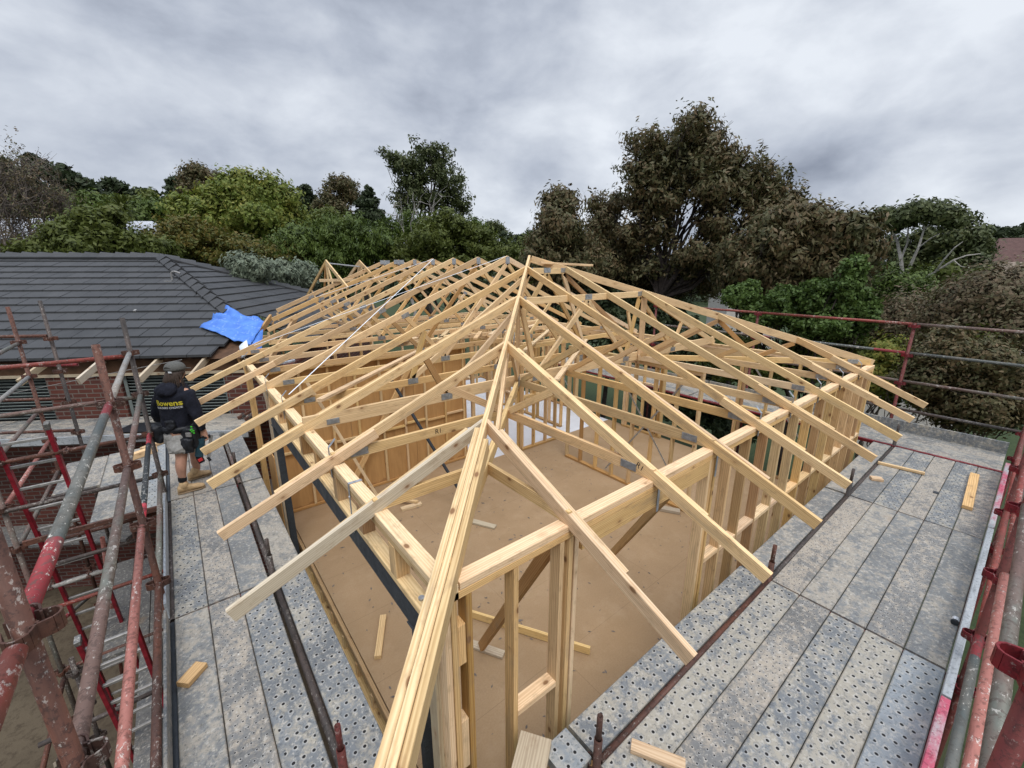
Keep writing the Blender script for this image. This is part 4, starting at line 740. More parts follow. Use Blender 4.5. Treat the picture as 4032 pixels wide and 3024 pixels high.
# roof: courses of tiles on the front face and the hip end
RT = tan(R_(21.9)); EO = .12; EZ = 2.325; RUN = 4.60; RZ0 = EZ+RT*RUN
SA = None
ap = hs(0, EO-RUN, 0); SA = 5.90-RUN+ (-.66)   # along-wall position of the hip apex
SA = (Vector((-.755, 13.8, 0))-H0).dot(E1)
def rp(s, d, dz=0): return hs(s, EO-d, EZ+RT*d+dz)       # point on the front slope, d in from the eave
HR = Matrix.Translation(H0) @ Matrix.Rotation(HA, 4, 'Z')
def tiles():
    m = MB(); course = .335; nrow = int(RUN/course)+1; tw = .40
    for r in range(nrow):
        d0 = r*course; d1 = min(RUN, d0+course+.06)
        smax = SA+RUN-d0-.05; s = -9.5+(tw/2 if r % 2 else 0)
        lim = smax
        if r == 0: lim = min(lim, 1.32)
        if r == 1: lim = min(lim, 1.41)
        if r == 2: lim = min(lim, 1.45)
        if r == 3: lim = min(lim, 1.6)
        while s < lim:
            e = min(s+tw-.010, lim); j = random.uniform(-.004, .004); lift = .046+j
            e1_ = min(e, SA+RUN-d1); e1_ = max(e1_, s+.001)
            v = [rp(s, d0-.03, lift), rp(e, d0-.03, lift), rp(e1_, d1, .004), rp(s, d1, .004), rp(s, d0-.03, lift-.048), rp(e, d0-.03, lift-.048)]
            m.add(v, [(0, 1, 2, 3), (4, 5, 1, 0), (0, 3, 4), (1, 5, 2)]); s += tw
    rf = m.build('roof', 'roof_tile', t, HR)
    m = MB()
    for r in range(nrow):     # hip end face, courses parallel to the end wall
        d0 = r*course; d1 = min(RUN, d0+course+.06); s_edge = SA+RUN
        o_a = EO-d0; o = EO-2*RUN+d0; tw2 = .4
        lo, hi = EO-2*RUN+d0, EO-d0; q = lo
        while q < hi:
            e = min(q+tw2-.004, hi); j = random.uniform(-.004, .004); P = lambda oo, d, dz: hs(s_edge-d, oo, EZ+RT*d+dz); cl = lambda oo: max(EO-2*RUN+d1, min(EO-d1, oo))
            if not (d0 < 1.2 and e > EO-d0-1.0):
                v = [P(q, d0-.03, .046+j), P(e, d0-.03, .046+j), P(cl(e), d1, .004), P(cl(q), d1, .004), P(q, d0-.03, -.002+j), P(e, d0-.03, -.002+j)]
                m.add(v, [(0, 1, 2, 3), (4, 5, 1, 0), (0, 3, 4), (1, 5, 2)])
            q += tw2
    m.build('roof', 'roof_tile', t, HR)
    m = MB(); m.add([rp(-9.5, .02, -.07), rp(2.35, .02, -.07), rp(SA+.1, RUN-.15, -.07), rp(-9.5, RUN-.15, -.07)], [(0, 1, 2, 3)]); m.build('roof_void_shade', 'void_shade', t, HR)  # dark sheet added below the tiles, the roof void's shade as its colour
    m = MB()                                                # back slope
    m.add([hs(-9.5, EO-2*RUN, EZ), hs(SA+RUN, EO-2*RUN, EZ), hs(SA, EO-RUN, RZ0), hs(-9.5, EO-RUN, RZ0)], [(0, 3, 2, 1)]); m.build('roof', 'roof_tile', t, HR)
    def caps(a, b, nm):
        m = MB(); L = (b-a).length; n = int(L/.36); d = (b-a).normalized(); y = Vector((0, 0, 1)).cross(d).normalized(); z = d.cross(y)
        for i in range(n):
            p, q = a+d*(L*i/n), a+d*(L*(i+1.18)/n); h0, h1 = .085, .135
            v = []
            for P, h, wd in ((p, h1, .17), (q, h0, .15)): v += [P-y*wd-z*.0+z*.0, P+z*h, P+y*wd, P-y*wd-z*.045, P+y*wd-z*.045]
            m.add(v, [(0, 1, 6, 5), (1, 2, 7, 6), (3, 0, 5, 8), (2, 4, 9, 7), (0, 3, 4, 2, 1), (5, 6, 7, 9, 8)])
        m.build(nm, 'roof_tile', rf, HR)
    up = Vector((0, 0, .03))
    hipend = rp(SA+RUN-1.55, 1.55)
    caps(hipend+up, hs(SA, EO-RUN, RZ0)+up, 'hip_cap'); caps(hs(-9.5, EO-RUN, RZ0)+up, hs(SA, EO-RUN, RZ0)+up, 'ridge_cap'); caps(hs(SA+RUN, EO-2*RUN, EZ)+up, hs(SA, EO-RUN, RZ0)+up, 'hip_cap')
    for i, s in enumerate((-3.4, -2.47, -1.55, -.63, .35, 1.17)):
        if s > 1.6: continue
        a, b = hs(s, .62, 2.02), hs(s, -.1, 2.02+.72*RT); beam('rafter_tail', a, b, .045, .12, 'rafter_old', t)
    for s in (1.75, 2.3): beam('rafter_tail', hs(s, .05, 2.2), hs(s, -1.6, 2.2+1.65*RT), .045, .12, 'pine_dark', t)
    m = MB(); c = rp(-1.05, 3.2, .02); prev = None
    for k in range(9):
        a = k/8; p = c + Vector((0, 0, .16*sin(min(1, a*1.6)*pi/2))) + E1*(.32*max(0, a-.35)) + Vector((0, 0, .05*sin(a*pi)))
        if prev is not None: m.tube(prev, p, .022, 8)
        prev = p
    m.build('vent_pipe', 'alu', rf, HR); m = MB(); m.beam(rp(-.98, 1.64, .03), rp(-.98, 1.70, .03), .05, .05); m.build('roof_clip', 'alu', rf, HR)
    m = MB(); m.beam(rp(-1.17, 3.14, .02), rp(-1.0, 3.14, .02), .12, .02); m.build('flashing', 'alu', rf, HR)
tiles()
for i, (a, b) in enumerate(((hs(-4.2, .30, 1.35), hs(-.1, .30, 2.12)), (hs(-.1, .30, 2.12), hs(.9, .3, 2.3)))): MB().tube(a, b, .006, 6).build('cable', 'alu').update_tag()
for o in [o for o in COL.objects if o.name.startswith('cable')]: tag(o, ['thin pale cable slanting across the brick wall, long lower span', 'thin pale cable under the rafter tails, short upper span'][1 if '.' in o.name else 0], 'cable', 'cable on the house wall')
# blue wrap sheet over the open hip corner
NF = (EN*RT + Vector((0, 0, 1))).normalized(); NH = (-E1*0 + E1*RT + Vector((0, 0, 1))).normalized()
def onfront(u, v, up=.05): return onplane(u, v, rp(0, 0, up), NF)
def wrap():
    t = thing('roof_wrap', 'bright blue roofing wrap draped over the open hip corner of the tiled roof', 'roof wrap', tuple(onfront(940, 1300)))
    A, B, Cc, D = (784, 1290), (893, 1222), (1043, 1268), (985, 1362); n = 22; v = []; f = []
    for j in range(n+1):
        for i in range(n+1):
            a, b = i/n, j/n; u = (1-b)*((1-a)*A[0]+a*B[0])+b*((1-a)*D[0]+a*Cc[0]); w_ = (1-b)*((1-a)*A[1]+a*B[1])+b*((1-a)*D[1]+a*Cc[1])
            p = onfront(u, w_, .06); ridge = math.exp(-((a-b*.55-.55)/.05)**2)*.10*(1-.6*b); h = .040*mnoise.noise((a*5, b*5, 3))+.022*mnoise.noise((a*13, b*11, 7))+.03*abs(sin(a*7+b*5))+ridge+.10*math.exp(-((a-1)/.12)**2)*math.exp(-((b-.0)/.25)**2)
            v.append(p+Vector((0, 0, h)))
    for j in range(n):
        for i in range(n): f.append((j*(n+1)+i, (j+1)*(n+1)+i, (j+1)*(n+1)+i+1, j*(n+1)+i+1))
    o = obj('sheet', v, f, 'wrap_blue', t, None, True); md = o.modifiers.new('thickness', 'SOLIDIFY'); md.thickness = .004
    # hanging strip and its rolled white end
    v = []; f = []; pts = [(1000, 1330), (1005, 1352), (990, 1375), (972, 1392)]
    for k in range(9):
        a = k/8; p = onfront(1036-8*a, 1295+85*a, .05-.0*a); q = onfront(982-2*a, 1330+60*a, .05)
        p.z -= .05*a; v += [p, q]
    for k in range(8): f.append((2*k, 2*k+1, 2*k+3, 2*k+2))
    o = obj('hanging_strip', v, f, 'wrap_blue', t, None, True); o.modifiers.new('thickness', 'SOLIDIFY').thickness = .003
    m = MB(); c = onfront(958, 1352, .08); d = (onfront(968, 1395, .02)-c); x = d.normalized(); y = EN.cross(x).normalized(); n_ = 14; vv = []
    for s in range(2):
        for k in range(n_):
            th = pi*1.5*k/(n_-1); vv.append(c+d*(1.05*s)+y*(.10*cos(th))+EN*(.09*sin(th)))
    o = obj('rolled_flap', vv, [(k, k+1, n_+k+1, n_+k) for k in range(n_-1)], 'wrap_white', t, None, True); o.modifiers.new('thickness', 'SOLIDIFY').thickness = .003
def wrapmat():
    s = NT('wrap_blue'); v = s.coord('Object', (1, 1, 1)); a = s.noise(v, 5, 4); b = s.n('TexBrick'); s.L(s.coord('Object', (1, 1, 1), False, (0, 0, .9)), b.inputs['Vector']); b.inputs['Scale'].default_value = 1; b.inputs['Brick Width'].default_value = .32; b.inputs['Row Height'].default_value = .22; b.inputs['Mortar Size'].default_value = .022
    c = s.mix(s.range(a, .3, .7), (.045, .14, .47), (.085, .22, .60)); m_ = s.math('MULTIPLY', b.outputs['Fac'], s.range(s.noise(v, 26, 3), .50, .62, 0, .40)); c = s.mix(m_, c, (.30, .45, .85)); s.done(c, .5, 0, a, .3, .02)
wrapmat(); simple('wrap_white', (.66, .72, .76), .5, 0, .12, 20)
wrap()
for i, (s, o_, z, l) in enumerate(((1.9, .2, 2.02, .9), (2.25, .15, 2.1, .5))):
    tag(beam('foil_scrap', hs(s, o_, z), hs(s+l, o_-.15, z+.08), .12, .03, 'wrap_silver'), ['long crumpled silver foil scrap under the blue wrap', 'short crumpled silver foil scrap under the blue wrap'][i], 'foil scrap', 'silver foil scraps')
# ================================================================ the worker
def loft(name, rings, mat, parent=None, n=18, sub=1, W=None):
    """rings: (centre, axis a, axis b, ra, rb) from one end to the other"""
    v = []; f = []
    for c, a, b, ra, rb in rings:
        for i in range(n):
            th = 2*pi*i/n; v.append(Vector(c)+Vector(a)*ra*cos(th)+Vector(b)*rb*sin(th))
    for k in range(len(rings)-1):
        for i in range(n): f.append((k*n+i, k*n+(i+1) % n, (k+1)*n+(i+1) % n, (k+1)*n+i))
    f.append(tuple(reversed(range(n)))); f.append(tuple(range((len(rings)-1)*n, len(rings)*n)))
    W = W or (WM[parent.name] if parent else Matrix.Identity(4)); inv = W.inverted()
    o = obj(name, [inv @ p for p in v], f, mat, parent, W, True)
    if sub: o.modifiers.new('sub', 'SUBSURF').render_levels = sub; o.modifiers['sub'].levels = sub
    return o
def limb(name, pts, mat, parent, n=14, sub=1):
    rings = []
    for i, (p, r) in enumerate(pts):
        a = Vector(pts[min(i+1, len(pts)-1)][0])-Vector(pts[max(i-1, 0)][0]); a.normalize(); x = a.cross(Vector((.3, 1, .1))).normalized(); y = a.cross(x); rings.append((p, x, y, r, r))
    return loft(name, rings, mat, parent, n, sub)
PYS = .72
def at(u, v, y): return on(1, y+PYS, u, v)
FT = Vector((cos(R_(47)), sin(R_(47)), 0)); RT_ = Vector((sin(R_(47)), -cos(R_(47)), 0)); ZU = Vector((0, 0, 1))
def person():
    org = Vector((-.98, 4.25+PYS, DK)); Wp = Matrix.Translation(org)
    nodes = []; edges = []
    def nd(p, r, par=None):
        nodes.append((Vector(p)-org, r)); i = len(nodes)-1
        if par is not None: edges.append((par, i))
        return i
    pel = nd(at(706, 1700, 4.30), .13)
    ch = nd(at(700, 1640, 4.30), .12, pel); up = nd(at(690, 1560, 4.30), .12, ch); nk = nd(at(690, 1512, 4.30), .058, up); n2 = nd(at(693, 1494, 4.31), .055, nk)
    jaw = nd(at(696, 1478, 4.32), .075, n2); cr = nd(at(692, 1458, 4.31), .092, jaw); top = nd(at(690, 1444, 4.31), .08, cr)
    nd(Vector(nodes[jaw][0])+org+FT*.10+RT_*.03+ZU*.02, .018, jaw)       # nose
    nd(Vector(nodes[jaw][0])+org+RT_*.085+ZU*.03-FT*.01, .018, jaw); nd(Vector(nodes[jaw][0])+org-RT_*.085+ZU*.03-FT*.01, .018, jaw)
    shr = nd(at(738, 1548, 4.18), .06, up); er = nd(at(776, 1636, 4.14), .045, shr); wr = nd(at(799, 1694, 4.14), .03, er)
    hb = at(804, 1712, 4.13); pl = nd(hb, .034, wr)
    for k in range(4):      # fingers closed round the tool's handle
        b = hb+Vector((.028-.0*k, -.026+.017*k, -.026-.004*k)); a1 = nd(b, .0095, pl); a2 = nd(b+Vector((.004, .0, -.034+.004*abs(k-1))), .009, a1); a3 = nd(b+Vector((-.026, -.002, -.046+.004*abs(k-1))), .008, a2); nd(b+Vector((-.040, .0, -.028)), .007, a3)
    th1 = nd(hb+Vector((-.03, .012, -.012)), .011, pl); th2 = nd(hb+Vector((-.038, .03, -.036)), .010, th1); nd(hb+Vector((-.02, .042, -.05)), .009, th2)
    shl = nd(at(640, 1546, 4.46), .06, up); el = nd(at(616, 1632, 4.52), .045, shl); wl = nd(at(645, 1652, 4.80), .03, el); pl2 = nd(at(652, 1652, 4.87), .032, wl)
    for k in range(4):
        b = Vector(nodes[pl2][0])+org; a1 = nd(b+Vector((.01, .035, -.025+.017*k)), .009, pl2); a2 = nd(b+Vector((.03, .06, -.03+.017*k)), .008, a1); nd(b+Vector((.05, .06, -.03+.017*k)), .007, a2)
    t1 = nd(b+Vector((.02, .01, .03)), .010, pl2); nd(b+Vector((.04, .03, .035)), .009, t1)
    h1 = nd(at(708, 1738, 4.22), .092, pel); k1 = nd(at(716, 1800, 4.16), .064, h1); c1 = nd(at(711, 1836, 4.13), .066, k1); a1 = nd(at(719, 1882, 4.14), .042, c1); f1 = nd(Vector((-1.035, 4.86, DK+.08)), .04, a1); nd(Vector((-.95, 4.865, DK+.05)), .035, f1)
    h2 = nd(at(748, 1730, 4.42), .09, pel); k2 = nd(at(768, 1786, 4.50), .058, h2); c2 = nd(at(768, 1816, 4.50), .056, k2); a2 = nd(at(777, 1846, 4.53), .04, c2); f2 = nd(Vector((-.90, 5.225, DK+.08)), .038, a2); nd(Vector((-.85, 5.24, DK+.05)), .033, f2)
    me = bpy.data.meshes.new('person'); me.from_pydata([tuple(p) for p, r in nodes], edges, []); me.materials.append(MAT['skin']); o = link('person', me, None, Wp)
    sk = o.modifiers.new('skin', 'SKIN'); sk.use_smooth_shade = True
    for i, (p, r) in enumerate(nodes): me.skin_vertices[0].data[i].radius = (r, r); me.skin_vertices[0].data[i].use_root = (i == pel)
    sb = o.modifiers.new('sub', 'SUBSURF'); sb.levels = sb.render_levels = 2
    tag(o, 'person in navy hoodie, grey cap, pale shorts and tan boots, nail gun in hand', 'person')
    G = lambda i: nodes[i][0]+org
    c = lambda u, v, y=4.30: at(u, v, y)
    loft('hoodie', [(c(704, 1700), RT_, FT, .178, .14), (c(703, 1684), RT_, FT, .188, .148), (c(701, 1660), RT_, FT, .172, .136), (c(697, 1620), RT_, FT, .184, .142), (c(690, 1575), RT_, FT, .214, .155), (c(687, 1545), RT_, FT, .212, .138), (c(687, 1528), RT_, FT, .165, .12), (c(689, 1512), RT_, FT, .105, .105), (c(691, 1504), RT_, FT, .085, .085)], 'hoodie', o, 22)
    limb('sleeve', [(at(722, 1540, 4.20), .085), (at(740, 1556, 4.17), .088), (at(760, 1600, 4.15), .078), (at(777, 1638, 4.13), .072), (at(789, 1668, 4.13), .060), (at(797, 1686, 4.13), .046), (at(799, 1692, 4.13), .040)], 'hoodie', o)
    limb('sleeve', [(at(655, 1540, 4.42), .085), (at(638, 1556, 4.46), .088), (at(624, 1600, 4.50), .076), (at(617, 1636, 4.53), .068), (at(630, 1650, 4.66), .056), (at(643, 1654, 4.79), .045)], 'hoodie', o)
    hc = c(682, 1524)-FT*.12
    loft('hood', [(hc-ZU*.095+FT*.05, RT_, FT, .05, .03), (hc-ZU*.07, RT_, FT, .11, .06), (hc-ZU*.02, RT_, FT, .145, .075), (hc+ZU*.03+FT*.02, RT_, FT, .13, .075), (hc+ZU*.065+FT*.05, RT_, FT, .10, .06), (hc+ZU*.075+FT*.07, RT_, FT, .06, .03)], 'hoodie', o, 18)
    loft('hair', [(c(692, 1450), RT_, FT, .100, .105), (c(690, 1468), RT_, FT, .108, .108), (c(687, 1484)-FT*.02, RT_, FT, .108, .095), (c(684, 1499)-FT*.035-RT_*.01, RT_, FT, .095, .07), (c(681, 1509)-FT*.045-RT_*.02, RT_, FT, .055, .04)], 'hair', o, 16)
    hh = MB(); rr = random.Random(4)
    for k in range(60):
        a = -pi*.08-rr.random()*pi*.84; b = c(690, 1470)+(RT_*cos(a)+FT*sin(a))*.10; hh.tube(b, b+(RT_*cos(a)*.03+FT*sin(a)*.02)-ZU*(.10+.08*rr.random())-RT_*.02*rr.random(), .007, 5, .002)
    hh.build('hair_strands', 'hair', o, Wp)
    cc = c(690, 1457); loft('cap', [(cc-ZU*.012, RT_, FT, .112, .118), (cc+ZU*.025, RT_, FT, .113, .119), (cc+ZU*.06, RT_, FT, .104, .108), (cc+ZU*.088, RT_, FT, .08, .083), (cc+ZU*.104, RT_, FT, .045, .047), (cc+ZU*.109, RT_, FT, .012, .012)], 'cap', o, 20)
    loft('cap_brim', [(cc+FT*.11, RT_, ZU, .085, .008), (cc+FT*.16-ZU*.01, RT_, ZU, .08, .007), (cc+FT*.185-ZU*.016, RT_, ZU, .05, .005)], 'cap', o, 14)
    m = MB(); p = cc-FT*.117+ZU*.022; pts = [p+RT_*(.045*cos(t))+ZU*(.038*sin(t))-FT*.001+FT*.016*(abs(cos(t))**2) for t in [pi*k/8 for k in range(9)]]
    m.add(pts+[cc-FT*.118-ZU*.002], [tuple(reversed(range(9)))]); m.add(pts, [tuple(range(9))]); m.build('cap_opening', 'hair', o, Wp)
    m = MB(); q = cc-FT*.117+RT_*.035-ZU*.003; m.beam(q-RT_*.02, q+RT_*.02, .006, .018); m.build('cap_buckle', 'galv_white', o, Wp)
    # printed lettering on the back
    def text(s, size, v, mat, bold, off=0.):
        cu = bpy.data.curves.new('txt', 'FONT'); cu.body = s; cu.size = size; cu.align_x = 'CENTER'; cu.align_y = 'CENTER'; cu.extrude = .0; cu.offset = bold; cu.space_character = 1.0; tmp = bpy.data.objects.new('txt', cu); COL.objects.link(tmp)
        dg_ = bpy.context.evaluated_depsgraph_get(); me2 = bpy.data.meshes.new_from_object(tmp.evaluated_get(dg_)); bpy.data.objects.remove(tmp)
        cx_ = c(692, v)
        for vt in me2.vertices:
            x, y = vt.co.x, vt.co.y; lx = x+off; k = max(0, 1-(lx/.217)**2); vt.co = cx_+RT_*lx-FT*(.158*sqrt(k)+.014)+ZU*(y+.0) - org
        me2.materials.clear(); me2.materials.append(MAT[mat]); link('lettering', me2, o, Wp)
    text('Bowens', .092, 1573, 'yellow_print', .002, .035); text('BUILDERS CHOICE', .033, 1590, 'white_print', .001, .045)
    # shorts, belt, pouches
    loft('shorts', [(c(705, 1684), RT_, FT, .178, .14), (c(706, 1715), RT_, FT, .185, .15), (c(707, 1726), RT_, FT, .185, .15), (c(708, 1742), RT_, FT, .165, .14)], 'shorts', o)
    limb('shorts_leg', [(at(706, 1715, 4.26), .10), (at(707, 1726, 4.24), .128), (at(709, 1750, 4.20), .128), (at(711, 1776, 4.16), .122), (at(711, 1782, 4.15), .122), (at(711, 1783, 4.15), .09)], 'shorts', o); limb('shorts_leg', [(at(740, 1716, 4.39), .10), (at(744, 1726, 4.41), .12), (at(754, 1748, 4.44), .118), (at(761, 1766, 4.46), .11), (at(762, 1771, 4.46), .11), (at(762, 1772, 4.46), .08)], 'shorts', o)
    loft('tool_belt', [(c(703, 1694), RT_, FT, .205, .165), (c(703, 1680), RT_, FT, .21, .17), (c(702, 1664), RT_, FT, .207, .167)], 'black_plastic', o)
    def pouch(cen, wd, dp, h, nm='tool_pouch'):
        rg = random.Random(int(wd*1e4)); loft(nm, [(cen-ZU*h*.5, RT_, FT, wd*.34, dp*.34), (cen-ZU*h*.42, RT_, FT, wd*.47, dp*.45), (cen-ZU*h*.1, RT_, FT, wd*.5, dp*.5), (cen+ZU*h*.3, RT_, FT, wd*.52, dp*.5), (cen+ZU*h*.5, RT_, FT, wd*.5, dp*.47)], 'black_plastic', o, 14, 1)
    pouch(at(624, 1706, 4.36), .17, .16, .24); pouch(at(752, 1722, 4.16), .20, .17, .30); pouch(at(738, 1752, 4.10), .16, .12, .20); pouch(at(672, 1672, 4.17), .12, .07, .12); pouch(at(790, 1700, 4.30), .12, .10, .2)
    m = MB(); p = at(742, 1712, 4.04); m.beam(p-RT_*.03, p+RT_*.03, .02, .055); m.build('tape_measure', 'alu', o, Wp)
    m = MB(); p = at(757, 1700, 4.06)
    for dx, dz in ((0, 0), (.018, .012), (-.014, .018), (.004, .032), (.002, .065), (.02, -.016)): m.beam(p+RT_*dx+ZU*dz-RT_*.009, p+RT_*dx+ZU*dz+RT_*.009, .012, .016)
    m.build('green_patch', 'leaf_print', o, Wp)
    for nm, (hx, hy), (tx, ty), ak in (('boot', (-1.115, 4.845), (-.825, 4.875), at(720, 1893, 4.14)), ('boot', (-.995, 5.21), (-.735, 5.265), at(777, 1850, 4.53))):
        h = Vector((hx, hy, DK)); t_ = Vector((tx, ty, DK)); d = (t_-h); d.z = 0; L = d.length; d.normalize(); s = Vector((d.y, -d.x, 0)); rg = []
        for a, wd, ht in ((0., .026, .05), (.02, .036, .085), (.10, .041, .11), (.32, .041, .115), (.5, .043, .085), (.68, .050, .066), (.86, .048, .055), (.96, .034, .045), (1., .018, .03)): rg.append((h+d*(L*a)+ZU*(ht/2+.018), s, ZU, wd, ht/2))
        loft('boot', rg, 'boot', o, 14); aa = h+d*(L*.26); limb('boot_shaft', [(aa+ZU*.06, .052), (aa+ZU*.10+(ak-aa-ZU*(ak.z-aa.z))*.3, .053), (Vector((ak.x, ak.y, DK+.165)), .052)], 'boot', o); limb('sock', [(Vector((ak.x, ak.y, DK+.14)), .049), (Vector((ak.x, ak.y, DK+.20)), .048), (Vector((ak.x, ak.y, DK+.245)), .046)], 'sock', o)
        rs = []
        for a, wd in ((-.01, .02), (.03, .038), (.2, .043), (.5, .042), (.7, .052), (.9, .046), (1.02, .018)): rs.append((h+d*(L*a)+ZU*.012, s, ZU, wd, .012))
        loft('sole', rs, 'sole', o, 12)
    tx_ = bpy.data.textures.new('folds', 'CLOUDS'); tx_.noise_scale = .07; tx_.noise_depth = 2
    for ch in o.children:
        if ch.name.split('.')[0] in ('hoodie', 'sleeve', 'hood', 'shorts', 'shorts_leg', 'tool_pouch', 'boot'):
            ch.modifiers['sub'].levels = ch.modifiers['sub'].render_levels = 2; dm = ch.modifiers.new('folds', 'DISPLACE'); dm.texture = tx_; dm.texture_coords = 'LOCAL'; dm.strength = .05 if ch.name.split('.')[0] != 'boot' else .015; dm.mid_level = .5
    # nail gun, held in the right hand
    t = thing('nail_gun', 'black and teal cordless nail gun hanging from the worker\'s right hand', 'nail gun', tuple(at(805, 1715, 4.13)))
    A = lambda u, v, y=4.13: at(u, v, y)
    m = MB(); m.beam(A(793, 1722), A(828, 1716), .035, .04); m.build('handle', 'black_plastic', t)
    m = MB(); m.beam(A(793, 1725), A(783, 1795), .075, .085, up=(1, 0, 0), c=.012); m.beam(A(786, 1770), A(815, 1778), .06, .06, c=.01); m.build('body', 'tool_teal', t)
    m = MB(); m.beam(A(832, 1712), A(822, 1800), .022, .035, up=(1, 0, 0)); m.beam(A(812, 1775), A(834, 1760), .02, .05); m.build('magazine', 'alu', t)
    m = MB(); m.beam(A(783, 1798), A(795, 1818), .075, .07, up=(1, 0, 0), c=.008); m.build('battery', 'black_plastic', t); m = MB(); m.beam(A(786, 1806, 4.085), A(792, 1814, 4.085), .03, .05, up=(1, 0, 0), c=.004); m.build('battery_mark', 'red_plastic', t)
    m = MB(); m.beam(A(818, 1800), A(829, 1813), .03, .03); m.build('nose', 'black_plastic', t)
person()
# ================================================================ small things on the decks
def deck_bit(u, v, ang, l, wd, h, mat, label): return floor_bit(u, v, ang, l, wd, h, mat, label, DK+.002)
deck_bit(3545, 1847, -82, .50, .045, .035, 'pine_pale', 'thin pale timber stick lying across the far right planks')
deck_bit(3450, 1890, -60, .13, .09, .035, 'pine_pale', 'small triangular-looking timber scrap beside the stick on the far right deck')
deck_bit(3822, 1935, 2, 1.28, .09, .04, 'pine', 'yellow timber board with a dark knot on the far right planks near the toe board')
deck_bit(2588, 2985, -60, .30, .07, .035, 'pine_pale', 'pale timber stick at the bottom edge on the nearest right planks')
deck_bit(760, 2665, 45, .16, .09, .04, 'pine', 'square timber offcut alone on the near left outer plank')
deck_bit(2090, 3010, 35, .26, .19, .05, 'pine_grey', 'grey weathered board end at the bottom edge beside the bright filler plank')
deck_bit(565, 1795, 30, .35, .09, .09, 'pine_pale', 'pale timber block at the ladder deck left of the worker')
deck_bit(600, 1760, 40, .3, .09, .05, 'pine', 'yellow timber offcut on the house deck left of the worker')
t = thing('socket', 'black and chrome socket lying by the grey toe board', 'socket', tuple(onz(3762, 2440, DK+.02)))
p = onz(3762, 2440, DK+.024); m = MB(); m.tube(p-Vector((.03, 0, 0)), p+Vector((.02, 0, 0)), .022, 12); m.build('barrel', 'galv_white', t); m = MB(); m.tube(p+Vector((-.05, 0, 0)), p-Vector((.029, 0, 0)), .024, 12); m.build('collar', 'steel_black', t)
for i, (s, o_) in enumerate(((.55, .62), (.5, .7), (.62, .78))):
    tag(beam('dark_sheet', hs(s-.55, o_, DK+.004+.012*i), hs(s+.5, o_+.05, DK+.004+.012*i), .38, .006, 'black_plastic', align=1), '%s dark flat sheet in the pile on the house deck' % ['lowest', 'middle', 'topmost'][i], 'sheet', 'dark sheets piled on the house deck')
for i in range(4):
    p = hs(1.75+.17*i, .45+.1*(i % 2), DK+.03); t = thing('loose_fitting', '%s rusty scaffold fitting from the left behind the worker on the house deck' % ORD[i], 'fitting', tuple(p), .5*i, 'rusty scaffold fittings'); m = MB(); m.beam(p, p+Vector((.26, .04*i, .10)), .05, .05); m.build('bar', 'tube_rust', t); m = MB(); m.tube(p+Vector((.1, -.05, .03)), p+Vector((.1, .06, .05)), .03, 10); m.build('clamp', 'tube_dark', t)
tag(floor_bit(3685, 1940, 0, .07, .05, .004, 'steel_black', 'small dark square of rubber on the far right planks', DK, 'scrap', 'rubber_scrap', None), 'small dark square of rubber on the far right planks', 'scrap')
# leaf litter on the brown floor, far too many bits to count
def litter():
    rg = random.Random(2); v = []; f = []
    for i in range(420):
        x, y = rg.uniform(.2, 5.2), rg.uniform(.2, 5.0); s = rg.uniform(.006, .028)*(1 if rg.random() < .9 else 1.8); a = rg.random()*6.28; b = len(v)
        for k in range(4): v.append((x+s*cos(a+k*pi/2)*(1 if k % 2 else .4), y+s*sin(a+k*pi/2)*(1 if k % 2 else .4), .003+.004*rg.random()))
        f.append((b, b+1, b+2, b+3))
    o = obj('debris', v, f, 'bark_twig', None, None, False, 'stuff'); tag(o, 'scattered leaf and sawdust bits on the brown floor', 'debris', None, 'stuff')
litter()
